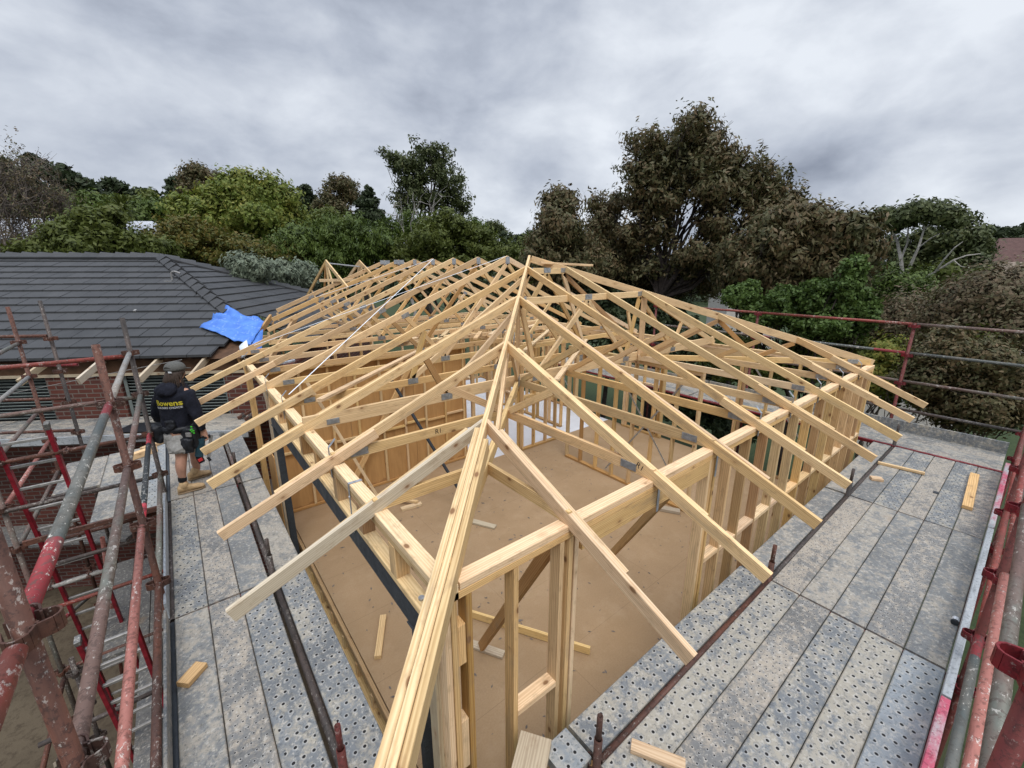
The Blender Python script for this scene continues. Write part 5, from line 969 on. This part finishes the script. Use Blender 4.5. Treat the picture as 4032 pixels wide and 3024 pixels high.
# ================================================================ trees and neighbours
rng = np.random.default_rng(11)
PX = 1.8228
def far(u, v, d):
    """a point at horizontal distance d, in the direction of overview pixel u, v (2212 wide)"""
    r = ray(u*PX, v*PX); h = hypot(r.x, r.y); return CAM + r*(d/h)
def crown(name, lobes, n, size, mat, parent, clump=24, up=0.0, aspect=2.1, spread=.16, droop=0., twig=0.):
    vol = np.array([l[1][0]*l[1][1]*l[1][2] for l in lobes])**.75; cnt = (n*vol/vol.sum()).astype(int)+clump; cen = []; nor = []
    for (c, r), k in zip(lobes, cnt):
        m = max(3, k//clump); q = rng.normal(size=(m, 3)); q /= np.linalg.norm(q, axis=1)[:, None]; rad = rng.random(m)**.42; rad *= (.82+.36*rng.random(m)); cc = np.array(c)+q*np.array(r)*rad[:, None]
        rr = np.mean(r)*spread*(.6+.9*rng.random(m))+size*1.2
        if twig:      # leaves strung along short outward twigs
            dv = q+rng.normal(size=(m, 3))*.75; dv[:, 2] += .25-.3*droop; dv /= np.linalg.norm(dv, axis=1)[:, None]; tl = (twig*(.5+.9*rng.random(m)))/rr; base = dv[:, None, :]*(rng.random((m, clump, 1))*tl[:, None, None]); off = base+rng.normal(size=(m, clump, 3))*(size*1.1/rr)[:, None, None]
        else:
          off = rng.normal(size=(m, clump, 3)); off *= (rng.random((m, clump, 1))**.45)/np.linalg.norm(off, axis=2)[:, :, None]; off[:, :, 2] *= .75
        pts = cc[:, None, :]+off*rr[:, None, None]; cen.append(pts.reshape(-1, 3)); nor.append((q[:, None, :]*.5+off*.6).reshape(-1, 3))
    P = np.concatenate(cen); Nn = np.concatenate(nor); N = len(P)
    Nn = Nn+rng.normal(size=(N, 3))*.55; Nn /= np.linalg.norm(Nn, axis=1)[:, None]+1e-9
    a = rng.normal(size=(N, 3)); a[:, 2] += up*2.5-droop; a -= Nn*(a*Nn).sum(1)[:, None]; a /= np.linalg.norm(a, axis=1)[:, None]+1e-9; b = np.cross(Nn, a)
    s = size*(.6+.8*rng.random(N))[:, None]; L = a*s*aspect/2; B = b*s/2
    V = np.stack([P-L, P-L*.1+B, P+L, P-L*.1-B], 1).reshape(-1, 3).astype(np.float32)
    me = bpy.data.meshes.new(name); me.vertices.add(4*N); me.vertices.foreach_set('co', V.ravel()); me.loops.add(4*N); me.loops.foreach_set('vertex_index', np.arange(4*N, dtype=np.int32))
    me.polygons.add(N); me.polygons.foreach_set('loop_start', np.arange(0, 4*N, 4, dtype=np.int32)); me.update(calc_edges=True); me.validate()
    me.materials.append(MAT[mat]); W = WM[parent.name]; me.transform(W.inverted()); return link(name, me, parent, W)
def limb_path(m, p, q, r0, r1, k=5, wob=.06):
    p, q = Vector(p), Vector(q); L = (q-p).length; pts = [p+(q-p)*(i/k)+(Vector((random.uniform(-1, 1), random.uniform(-1, 1), random.uniform(-.5, .5)))*L*wob if 0 < i < k else Vector()) for i in range(k+1)]
    for i in range(k): m.tube(pts[i], pts[i+1], r0+(r1-r0)*i/k, 7, r0+(r1-r0)*(i+1)/k)
    return pts
TW = {'leaf_gum_brown': .026, 'leaf_rust': .045, 'leaf_gum': .022, 'leaf_bright': .026, 'leaf_conifer': .022, 'leaf_olive': .018, 'leaf_green': .016, 'leaf_orange': .018}
LSZ = {'leaf_gum_brown': .54, 'leaf_rust': .5, 'leaf_conifer': .62, 'leaf_ivy': .7, 'leaf_gum': .7}; LN = {'leaf_gum_brown': 2.6, 'leaf_rust': 3.2, 'leaf_ivy': 2.2, 'leaf_conifer': 2.0, 'leaf_gum': 1.9}
def tree(name, label, cat, d, lobes, n, size, leafm, barkm='bark_dark', base_u=None, rt=.16, fork=.35, grp=None, depth=.9, clump=24, up=0., aspect=2.1, twigs=0, spread=.16, droop=0., branches=True, group=None):
    L = []; LS = []; size *= LSZ.get(leafm, .8); n = int(n*LN.get(leafm, 1.6))
    for l in lobes:
        u, v, ru, rv = l[:4]; dd = d+(l[4] if len(l) > 4 else 0); c = far(u, v, dd); e = far(u+ru, v, dd); rw = hypot(e.x-c.x, e.y-c.y); rh = abs(far(u, v-rv, dd).z-c.z); L.append((c, (rw*1.08, rw*depth*1.08, rh*1.1)))
    u0 = base_u if base_u is not None else sum(l[0] for l in lobes)/len(lobes); b = far(u0, 700, d); gz = ground_z(b.x, b.y)-.1; base = Vector((b.x, b.y, gz))
    t = thing(name, label, cat, tuple(base), 0, group); m = MB(); low = min(c.z-r[2] for c, r in L); topz = max(c.z for c, r in L)
    fz = max(gz+1, gz+(topz-gz)*fork); F = Vector((base.x+random.uniform(-.2, .2), base.y+random.uniform(-.2, .2), fz)); limb_path(m, base, F, rt, rt*.72, 5, .025)
    if branches:
        for c, r in L:
            pts = limb_path(m, F, Vector(c)+Vector((0, 0, r[2]*.1)), rt*.34, rt*.08, 5, .07)
            for j in range(4):
                s_ = pts[2+j % 4]; a = Vector(c)+Vector((random.uniform(-.8, .8)*r[0], random.uniform(-.8, .8)*r[1], random.uniform(-.5, .85)*r[2])); pp = limb_path(m, s_, a, rt*.2, rt*.05, 4, .09)
                for q in range(twigs):
                    z_ = Vector(c)+Vector((random.uniform(-1, 1)*r[0], random.uniform(-1, 1)*r[1], random.uniform(-.4, 1.15)*r[2])); limb_path(m, pp[1+q % 4], z_, rt*.085, rt*.02, 4, .12)
    m.build('trunk', barkm, t)
    for c, r in L:          # break each mass into ragged clumps with gaps between
        airy = leafm in ('leaf_gum_brown', 'leaf_gum', 'leaf_rust'); LS.append(((c.x, c.y, c.z-.05*r[2]), tuple(x*(.54 if airy else .78) for x in r)))
        for k in range(11):
            q = Vector((random.gauss(0, 1), random.gauss(0, 1), random.gauss(.1, 1))).normalized(); e_ = random.uniform(.55, .95 if airy else .82); s_ = random.uniform(.16, .42) if airy else random.uniform(.24, .46); LS.append(((c.x+q.x*r[0]*e_, c.y+q.y*r[1]*e_, c.z+q.z*r[2]*e_), (r[0]*s_, r[1]*s_, r[2]*s_*.85)))
    if airy and n: spread = max(spread, .30); clump = 12
    if n: crown('crown', LS, n, size, leafm, t, clump, up, aspect, spread, droop, TW.get(leafm, 0)*min(d, 26))
    return t
B = 'bush'
# left to right along the skyline
tree('gum_tree', 'dark spreading gum tree at the far left on the skyline behind the bare tree', 'tree', 58, [(30, 385, 60, 40), (70, 352, 28, 14), (120, 372, 55, 22), (160, 398, 48, 20), (190, 412, 30, 12), (60, 440, 90, 50), (150, 440, 60, 30)], 15000, .26, 'leaf_dark', rt=.35, spread=.22)
tree('bare_tree', 'tall brownish half-bare tree at the left edge with thin twigs against the sky', 'tree', 27, [(10, 390, 60, 55), (70, 375, 60, 45), (30, 460, 75, 50), (95, 450, 60, 50), (60, 520, 70, 40), (130, 440, 40, 30)], 1900, .085, 'leaf_rust', 'bark_twig', 55, .15, .35, twigs=22, clump=8, spread=.5)
tree('cabbage_palm', 'spiky cabbage palm rising among the left trees', 'palm', 34, [(265, 448, 3, 3)], 0, .1, 'leaf_olive', 'bark_twig', 265, .14, .92, branches=False)
def palm_head():
    c = far(265, 448, 34); t = [o for o in COL.objects if o.name == 'cabbage_palm'][0]; v = []; f = []; rg = random.Random(3)
    for k in range(120):
        a = rg.random()*6.28; e = rg.uniform(-.9, 1.3); dv = Vector((cos(a)*cos(e), sin(a)*cos(e), sin(e))); s = dv.cross(ZU).normalized()*.045; L = rg.uniform(.7, 1.15); b = len(v); v += [c-s, c+s, c+dv*L*.6+s+ZU*.05, c+dv*L*.6-s+ZU*.05, c+dv*L-ZU*.12]; f += [(b, b+1, b+2, b+3), (b+3, b+2, b+4)]
    W = WM[t.name]; obj('crown', [W.inverted() @ p for p in v], f, 'leaf_green', t, W)
palm_head()
tree('gum_tree', 'small dark flat-topped gum left of the dark conifer on the skyline', 'tree', 62, [(245, 402, 28, 16), (262, 425, 34, 14), (225, 430, 36, 14), (305, 420, 32, 12)], 5000, .26, 'leaf_dark', rt=.3, spread=.22)
tree('conifer', 'dark narrow conifer left of the olive gum on the skyline', 'tree', 56, [(381, 400, 22, 20), (385, 420, 28, 22), (378, 440, 32, 20)], 4200, .24, 'leaf_dark', rt=.25, up=.2, spread=.2)
tree('gum_tree', 'olive brown gum tree peeping over the bright green tree', 'tree', 54, [(430, 380, 38, 20), (455, 392, 34, 18), (410, 395, 24, 16), (440, 410, 50, 20)], 5200, .24, 'leaf_gum_brown', rt=.3, spread=.2)
tree('hill_tree', 'mid green tree mass behind the cabbage palm', 'tree', 46, [(235, 455, 60, 35), (320, 450, 50, 30), (180, 470, 60, 35), (290, 480, 70, 30)], 9000, .2, 'leaf_green', rt=.3)
tree('deciduous_tree', 'big bright yellow-green tree left of centre, tallest of the left trees', 'tree', 34, [(520, 425, 75, 42), (470, 440, 60, 45), (600, 430, 42, 38), (560, 400, 35, 22), (610, 460, 50, 50), (430, 470, 55, 40), (540, 490, 110, 50), (640, 480, 30, 40), (505, 398, 26, 16)], 26000, .155, 'leaf_bright', rt=.3, spread=.2)
tree('feathery_tree', 'low dark green spreading tree right above the tiled ridge, left one', 'tree', 24, [(190, 500, 60, 42), (240, 480, 40, 26), (150, 530, 80, 36), (260, 530, 70, 36), (330, 545, 60, 26), (80, 545, 60, 24)], 20000, .10, 'leaf_green', rt=.2, spread=.2)
tree('feathery_tree', 'low orange-tinged spreading tree right above the tiled hip', 'tree', 25, [(420, 520, 70, 36), (480, 545, 80, 34), (370, 520, 55, 34), (540, 555, 60, 30), (600, 560, 50, 26)], 17000, .10, 'leaf_orange', rt=.2, spread=.2)
tree('conifer', 'slim dark pine on the skyline right of the bright tree', 'tree', 64, [(660, 415, 17, 22), (668, 440, 22, 24), (678, 465, 24, 22)], 4200, .26, 'leaf_dark', rt=.25, up=.15, spread=.2)
tree('gum_tree', 'brownish round-headed gum between the two dark conifers', 'tree', 60, [(735, 405, 30, 20), (752, 425, 28, 22), (712, 428, 20, 14), (725, 450, 34, 18), (690, 450, 14, 10)], 5200, .25, 'leaf_gum_brown', rt=.28, spread=.2)
tree('conifer', 'dark drooping conifer left of the tall gum', 'tree', 50, [(795, 420, 14, 18), (798, 445, 24, 22), (800, 470, 32, 22), (780, 455, 18, 20), (820, 480, 22, 16)], 7000, .2, 'leaf_dark', rt=.25, up=-.2, spread=.2)
tree('tall_gum', 'tall gum tree with airy crown standing alone on the skyline at centre', 'tree', 55, [(865, 352, 38, 26), (920, 330, 45, 24), (895, 375, 50, 34), (955, 345, 30, 26), (965, 385, 42, 32), (895, 415, 48, 30), (975, 425, 38, 26), (945, 440, 40, 24), (870, 440, 20, 24), (1003, 450, 16, 16)], 7500, .25, 'leaf_gum', 'bark_dark', 930, .42, .42, twigs=1, spread=.17, clump=20)
tree('dead_tree', 'pale leafless tree in front of the tall gum', 'tree', 40, [(850, 445, 24, 34), (905, 440, 30, 40), (955, 430, 34, 40)], 0, .1, 'leaf_gum', 'bark_grey', 895, .17, .62, twigs=1)
tree('conifer_bush', 'large rounded dark green conifer bush right behind the roof trusses', 'tree', 26, [(720, 505, 80, 36), (650, 545, 60, 46), (780, 530, 70, 44), (700, 560, 110, 50), (830, 560, 40, 36)], 30000, .10, 'leaf_conifer', rt=.2, up=.9, aspect=3.2, spread=.2)
tree('round_tree', 'rounded leafy green tree right of the conifer bush, under the tall gum', 'tree', 26, [(960, 492, 60, 30), (1000, 520, 60, 40), (920, 535, 80, 40), (1050, 545, 46, 30), (870, 560, 50, 26), (980, 570, 90, 30)], 26000, .115, 'leaf_green', rt=.24, spread=.19)
tree('gum_tree', 'wispy small gum on the horizon right of the tall gum', 'tree', 85, [(1060, 488, 22, 14), (1080, 500, 16, 12), (1045, 505, 16, 12)], 1500, .3, 'leaf_gum', 'bark_grey', rt=.3, spread=.24, clump=14)
tree('hill_tree', 'dark green trees on the horizon gap left of the brown gums', 'tree', 55, [(1105, 525, 40, 24), (1140, 535, 30, 30), (1080, 540, 40, 20)], 5000, .22, 'leaf_dark', rt=.3)
for i, (u, v, ru, rv, dd, lb) in enumerate(((535, 590, 42, 26, 16, 'grey olive shrub behind the tiled hip, left one'), (600, 600, 40, 28, 17, 'grey olive shrub behind the tiled hip, middle one'), (655, 608, 26, 30, 18, 'grey olive shrub beside the small crosswise trusses'))):
    tree('olive_shrub', lb, 'shrub', dd, [(u, v, ru, rv), (u-12, v-14, ru*.5, rv*.6), (u+14, v-10, ru*.45, rv*.6)], 7000, .06, 'leaf_olive', 'bark_twig', rt=.06, up=.6, aspect=3, group='olive shrubs behind the tiled roof')
tree('hill_tree', 'green trees filling the gap between the bright tree and the conifer bush', 'tree', 42, [(630, 500, 46, 34), (680, 495, 40, 26), (590, 520, 50, 40), (720, 480, 50, 24)], 9000, .19, 'leaf_green', rt=.25)
tree('hill_tree', 'olive trees low behind the dead tree under the tall gum', 'tree', 44, [(870, 490, 50, 34), (910, 500, 50, 30), (840, 520, 40, 30), (1010, 500, 40, 30)], 8000, .19, 'leaf_conifer', rt=.25)
tree('hill_tree', 'dark olive trees between the round tree and the left brown gum', 'tree', 40, [(1090, 560, 50, 30), (1130, 545, 46, 34), (1150, 580, 40, 40)], 8000, .17, 'leaf_green', rt=.25)
tree('hill_tree', 'green trees behind the low spreading trees at far left', 'tree', 40, [(120, 470, 60, 36), (190, 450, 50, 26), (330, 470, 60, 34), (390, 470, 40, 30), (30, 510, 60, 34)], 11000, .19, 'leaf_conifer', rt=.25)
# brown gums on the right
tree('brown_gum', 'brown-leaved gum left of the large gum, dense to the ground', 'tree', 18, [(1205, 455, 42, 36), (1215, 510, 60, 46), (1180, 530, 34, 40), (1240, 570, 70, 40), (1170, 580, 40, 30)], 17000, .125, 'leaf_gum_brown', rt=.17, spread=.2, droop=.8, aspect=2.6)
tree('brown_gum', 'thin brown gum between the left brown gum and the large gum', 'tree', 20, [(1300, 470, 32, 34), (1330, 440, 20, 20), (1290, 525, 46, 34), (1340, 545, 40, 30)], 6500, .12, 'leaf_gum_brown', rt=.12, spread=.2, droop=.8, aspect=2.6, twigs=1)
tree('large_gum', 'largest gum tree with dark forked trunk and brown-green crown right of centre', 'tree', 19, [(1480, 300, 70, 40), (1420, 335, 60, 45), (1540, 320, 50, 40), (1380, 375, 45, 40), (1480, 370, 90, 50), (1590, 360, 50, 50), (1440, 430, 75, 40), (1560, 430, 80, 50), (1650, 390, 50, 45), (1640, 460, 70, 50), (1700, 430, 46, 50), (1390, 440, 40, 36), (1500, 262, 34, 20), (1560, 500, 60, 40), (1430, 500, 46, 30), (1380, 520, 50, 34), (1490, 560, 60, 36), (1400, 580, 50, 30), (1570, 570, 60, 36), (1700, 500, 60, 40)], 19000, .135, 'leaf_gum_brown', 'bark_dark', 1425, .26, .48, twigs=2, spread=.17, clump=22, droop=.7, aspect=2.5)
tree('brown_gum', 'dense brown gum with a leaning limb right of the large gum', 'tree', 16, [(1640, 530, 80, 50), (1720, 500, 60, 50), (1780, 530, 70, 50), (1840, 500, 40, 40), (1860, 550, 40, 40), (1690, 590, 90, 44), (1600, 590, 60, 40), (1800, 590, 60, 36)], 34000, .12, 'leaf_gum_brown', 'bark_dark', 1590, .16, .45, twigs=2, spread=.19, droop=.8, aspect=2.5)
tree('dark_shrub', 'dark brown shrub under the large gum behind the hip rafter', 'shrub', 21, [(1320, 590, 70, 40), (1420, 610, 80, 36), (1380, 570, 50, 26), (1510, 600, 60, 40)], 13000, .12, 'leaf_gum_brown', rt=.12, spread=.2)
tree('ivy_tree', 'bright green leafy creeper-covered tree behind the far guard rail', 'tree', 13.5, [(1760, 640, 60, 40), (1830, 640, 50, 56), (1690, 660, 60, 40), (1840, 590, 40, 40), (1780, 700, 90, 40), (1640, 680, 60, 36), (1870, 690, 30, 46), (1600, 640, 50, 30)], 26000, .085, 'leaf_ivy', rt=.12, aspect=1.5, spread=.2)
tree('ivy_tree', 'dark green leafy shrub low behind the stud wall at the right', 'shrub', 14, [(1880, 800, 60, 50), (1800, 780, 70, 50), (1700, 790, 90, 50), (1600, 780, 90, 50), (1960, 840, 50, 40)], 17000, .085, 'leaf_green', rt=.1, aspect=1.6, spread=.2)
tree('dark_shrub', 'dark shrub mass behind the far stud wall, seen between the studs', 'shrub', 16, [(1480, 740, 110, 50), (1350, 720, 110, 50), (1240, 700, 80, 40), (1500, 860, 120, 60), (1600, 900, 100, 50)], 16000, .11, 'leaf_dark', rt=.1, spread=.2)
tree('olive_gum', 'broad olive gum tree on the right skyline behind the pale limbs', 'tree', 42, [(2060, 505, 50, 26), (2020, 535, 70, 36), (2095, 540, 46, 36), (2070, 585, 70, 36), (1960, 570, 60, 36), (2000, 610, 70, 34), (1945, 540, 40, 26)], 20000, .19, 'leaf_gum', 'bark_grey', 2010, .16, .50, twigs=1, spread=.19)
def pale_gum():
    D = 36; b = far(1958, 660, D); base = Vector((b.x, b.y, ground_z(b.x, b.y)-.1)); t = thing('white_gum', 'gum tree with bare pale forked limbs and a flat leafy top on the right skyline', 'tree', tuple(base)); m = MB()
    def path(pts, r0, r1):
        P = [far(u, v, D+dd) for u, v, dd in pts]; k = len(P)-1
        for i in range(k): m.tube(P[i], P[i+1], r0+(r1-r0)*i/k, 7, r0+(r1-r0)*(i+1)/k)
    m.tube(base, far(1957, 640, D), .20, 8, .14)
    path([(1957, 640, 0), (1950, 600, 0), (1946, 560, 0), (1938, 520, .3), (1922, 495, .6), (1900, 478, 1)], 0.132, 0.035); path([(1952, 610, 0), (1968, 570, -.3), (1984, 535, -.5), (1996, 495, -.3), (1994, 460, 0)], 0.099, 0.030)
    path([(1957, 630, 0), (1985, 606, -.6), (2020, 588, -1), (2060, 562, -1.2), (2088, 552, -1.2), (2118, 548, -1)], 0.094, 0.020); path([(2020, 588, -1), (2040, 560, -1.4), (2062, 535, -1.6), (2080, 522, -1.6)], 0.055, 0.015)
    path([(1946, 560, 0), (1960, 525, .4), (1962, 490, .6), (1950, 470, .8)], 0.061, 0.020); path([(1996, 495, -.3), (2020, 478, 0), (2040, 470, .2)], 0.050, 0.015); path([(1984, 535, -.5), (2010, 515, -.8), (2030, 505, -1)], 0.044, 0.015); path([(2060, 562, -1.2), (2075, 575, -1.4), (2100, 580, -1.5)], 0.028, 0.010); path([(1938, 520, .3), (1918, 525, .5), (1905, 510, .6)], 0.033, 0.010)
    m.build('trunk', 'bark_white', t); LS = []
    for u, v, ru, rv in ((1985, 458, 34, 11), (2035, 465, 34, 12), (1935, 478, 30, 11), (1905, 470, 20, 9), (2060, 480, 20, 10), (1960, 468, 26, 9)):
        c = far(u, v, D); e = far(u+ru, v, D); rw = (e-c).length; rh = abs(far(u, v-rv, D).z-c.z); LS.append(((c.x, c.y, c.z), (rw, rw*.8, rh)))
    crown('crown', LS, 9000, .13, 'leaf_gum', t, 14, 0, 2.1, .2, 0, .5)
pale_gum()
tree('hill_tree', 'dark trees on the right horizon above the red roofed house', 'tree', 75, [(2130, 505, 36, 20), (2180, 512, 40, 26), (2212, 505, 40, 26), (2100, 530, 40, 26), (2160, 545, 60, 30)], 8000, .3, 'leaf_dark', rt=.3)
tree('dark_shrub', 'dark shrubs behind the back end stud wall', 'shrub', 19, [(1100, 640, 90, 40), (1000, 620, 80, 40), (900, 620, 80, 40), (1200, 650, 80, 50), (1320, 660, 90, 50), (1450, 680, 80, 40)], 13000, .11, 'leaf_dark', rt=.1, spread=.2)
tree('green_bush', 'yellow-green bush below the white trunked gum', 'shrub', 26, [(1960, 620, 50, 30), (1920, 650, 40, 30), (2010, 650, 46, 26), (1900, 610, 26, 26)], 9000, .11, 'leaf_conifer', rt=.12)
tree('hill_tree', 'mid green trees right of the white trunked gum', 'tree', 36, [(2080, 620, 60, 30), (2030, 600, 40, 26), (2130, 610, 30, 24)], 8000, .16, 'leaf_green', rt=.2)
tree('rusty_shrub', 'tall rusty brown shrub beyond the right guard rail, upper one with twigs', 'shrub', 13, [(2110, 660, 80, 44), (2180, 640, 60, 50), (2060, 700, 60, 44), (2170, 720, 80, 50)], 17000, .075, 'leaf_rust', 'bark_twig', 2130, .09, .4, twigs=3, spread=.22, clump=16)
tree('rusty_shrub', 'brown and green shrub beyond the right guard rail, lower one by the far post', 'shrub', 11.5, [(2040, 770, 80, 50), (2130, 800, 90, 56), (2000, 830, 70, 50), (2080, 880, 110, 50), (2190, 860, 70, 60)], 21000, .07, 'leaf_gum_brown', 'bark_twig', 2090, .09, .4, twigs=3, spread=.22, clump=16)
tree('rusty_shrub', 'brown twiggy shrub between the green creeper tree and the far post', 'shrub', 15, [(1900, 730, 50, 36), (1960, 700, 50, 40), (1990, 760, 46, 44), (1930, 690, 40, 30)], 9000, .075, 'leaf_rust', 'bark_twig', 1940, .08, .4, twigs=2, spread=.24, clump=14)
tree('green_bush', 'pale yellow-green bush at the far post of the guard rail', 'shrub', 12.5, [(1920, 770, 30, 26), (1900, 810, 30, 26), (1950, 800, 26, 20), (2120, 745, 26, 18)], 5000, .055, 'leaf_bright', 'bark_twig', rt=.05)
tree('hill_tree', 'dark green trees far left behind the metal shed roof', 'tree', 44, [(60, 480, 90, 30), (150, 500, 60, 30), (-40, 470, 60, 50)], 6000, .2, 'leaf_dark', rt=.25)
# grass fringe and far wood that reads as one mass
def farwood():
    lobes = []
    for k in range(110):
        a = R_(-35+175*k/109); d = random.uniform(95, 150); x, y = CAM.x+d*cos(a), CAM.y+d*sin(a); h = random.uniform(4, 7.5); lobes.append(((x, y, ground_z(x, y)+h*.45), (random.uniform(6, 9), random.uniform(6, 9), h*.75)))
    e = thing('far_wood', 'continuous dark wood on the far hills behind all the trees', 'wood', (0, 0, 0)); e['kind'] = 'stuff'
    o = crown('foliage', lobes, 60000, .75, 'leaf_dark', e, 24, spread=.25); o['kind'] = 'stuff'
farwood()
# neighbouring buildings glimpsed between the trees
def small_house(u, v, d, wd, dp, h, rot, wallm, roofm, label, roofh=1.6, pane=True):
    c = far(u, v, d); t = thing('neighbour_house', label, 'house', (c.x, c.y, c.z-h), rot); Wh = WM[t.name]
    def bx(name, x0, x1, y0, y1, z0, z1, mt, par=None): 
        vv = [(x, y, z) for z in (z0, z1) for x, y in ((x0, y0), (x1, y0), (x1, y1), (x0, y1))]; return obj(name, vv, [(3, 2, 1, 0), (4, 5, 6, 7), (0, 1, 5, 4), (1, 2, 6, 5), (2, 3, 7, 6), (3, 0, 4, 7)], mt, par or t, Wh)
    wl = bx('wall', -wd/2, wd/2, -dp/2, dp/2, -3, h, wallm)
    e = .4; vv = [(-wd/2-e, -dp/2-e, h+.01), (wd/2+e, -dp/2-e, h+.01), (wd/2+e, dp/2+e, h+.01), (-wd/2-e, dp/2+e, h+.01), (-wd/2+dp*.3, 0, h+roofh), (wd/2-dp*.3, 0, h+roofh)]
    obj('roof', vv, [(0, 1, 5, 4), (1, 2, 5), (2, 3, 4, 5), (3, 0, 4), (3, 2, 1, 0)], roofm, t, Wh)
    if pane:
        for x in (-wd*.3, 0, wd*.3):
            f = bx('window', x-.6, x+.6, -dp/2-.03, -dp/2+.02, h-2.0, h-.7, 'galv_white'); bx('pane', x-.5, x+.5, -dp/2-.05, -dp/2-.031, h-1.9, h-.8, 'black_plastic', f)
    return t
simple('roof_metal', (.40, .41, .43), .45, .3, .15, 3); simple('roof_tan', (.19, .15, .115), .85, 0, .2, 3); simple('roof_redbrown', (.085, .045, .038), .85, 0, .2, 3); simple('wall_pale', (.45, .42, .38), .9, 0, .1, 3)
small_house(40, 525, 34, 7, 5, 2.6, R_(-35), 'wall_pale', 'roof_metal', 'long pale corrugated roofed shed behind the bare tree at the left', 1.2)
small_house(305, 511, 36, 3.0, 2.2, 3.0, R_(-35), 'wall_pale', 'roof_metal', 'small pale metal roof peeping through the left trees', .9, False)
small_house(2215, 580, 60, 9, 7, 3.2, R_(-55), 'brickwork', 'roof_redbrown', 'red brick house with dark red roof at the right horizon', 2.6)
small_house(2215, 618, 46, 7, 6, 2.6, R_(-55), 'wall_pale', 'roof_tan', 'tan roofed house at the right edge below the red brick house', 1.6)
small_house(1970, 752, 24, 3.0, 2.4, 2.2, R_(-70), 'wall_pale', 'roof_metal', 'pale corrugated roofed outbuilding below the right guard rail', .7)
small_house(1612, 592, 40, 4, 3.5, 2.8, R_(-40), 'wall_pale', 'roof_tan', 'pale house glimpsed between the trunks of the large gum', 1.3)

def green_fence():
    simple('green_metal', (.022, .075, .055), .5, .2, .2, 4); t = thing('green_fence', 'dark green corrugated metal fence behind the back stud wall', 'fence', (6, 13.2, 0)); v = []; f = []; n = 160
    for i in range(n+1):
        x = 2.5+6*i/n; y = 13.2+.02*sin(i*2.1)
        v += [(x, y, -3.2), (x, y, .75)]
    for i in range(n): f.append((2*i, 2*i+2, 2*i+3, 2*i+1))
    o = obj('sheet', v, f, 'green_metal', t, None, True); o.modifiers.new('thickness', 'SOLIDIFY').thickness = .004
    beam('rail', (2.5, 13.17, .7), (8.5, 13.17, .7), .05, .06, 'green_metal', t)
    for x in (2.5, 4.5, 6.5, 8.5): beam('post', (x, 13.26, -3.2), (x, 13.26, .8), .06, .06, 'green_metal', t, up=(0, 1, 0))
green_fence()

def stamp(txt, size, p, xdir, nrm, par):
    cu = bpy.data.curves.new('txt', 'FONT'); cu.body = txt; cu.size = size; cu.align_x = 'CENTER'; cu.align_y = 'CENTER'; tmp = bpy.data.objects.new('txt', cu); COL.objects.link(tmp); me2 = bpy.data.meshes.new_from_object(tmp.evaluated_get(bpy.context.evaluated_depsgraph_get())); bpy.data.objects.remove(tmp)
    x = Vector(xdir).normalized(); z = Vector(nrm).normalized(); y = z.cross(x); M = Matrix(((x.x, y.x, z.x, p[0]), (x.y, y.y, z.y, p[1]), (x.z, y.z, z.z, p[2]), (0, 0, 0, 1))); me2.materials.clear(); me2.materials.append(MAT['black_plastic']); link('stamp', me2, par, M)
J = {o.name: o for o in COL.objects if o.name.startswith('jack_truss')}
jl = [o for o in J.values() if 'left side' in o['label']]; jr = [o for o in J.values() if 'right wall' in o['label']]
for o in jl:
    if 'second' in o['label']: stamp('R1', .065, (.95, 1.76-.0182, PT+.047), (1, 0, 0), (0, -1, 0), o)
for o in jr:
    if 'second' in o['label']: stamp('R1', .065, (1.76-.0182, .12, zt(.12)-.055), (0, -1, -T), (-1, 0, 0), o)
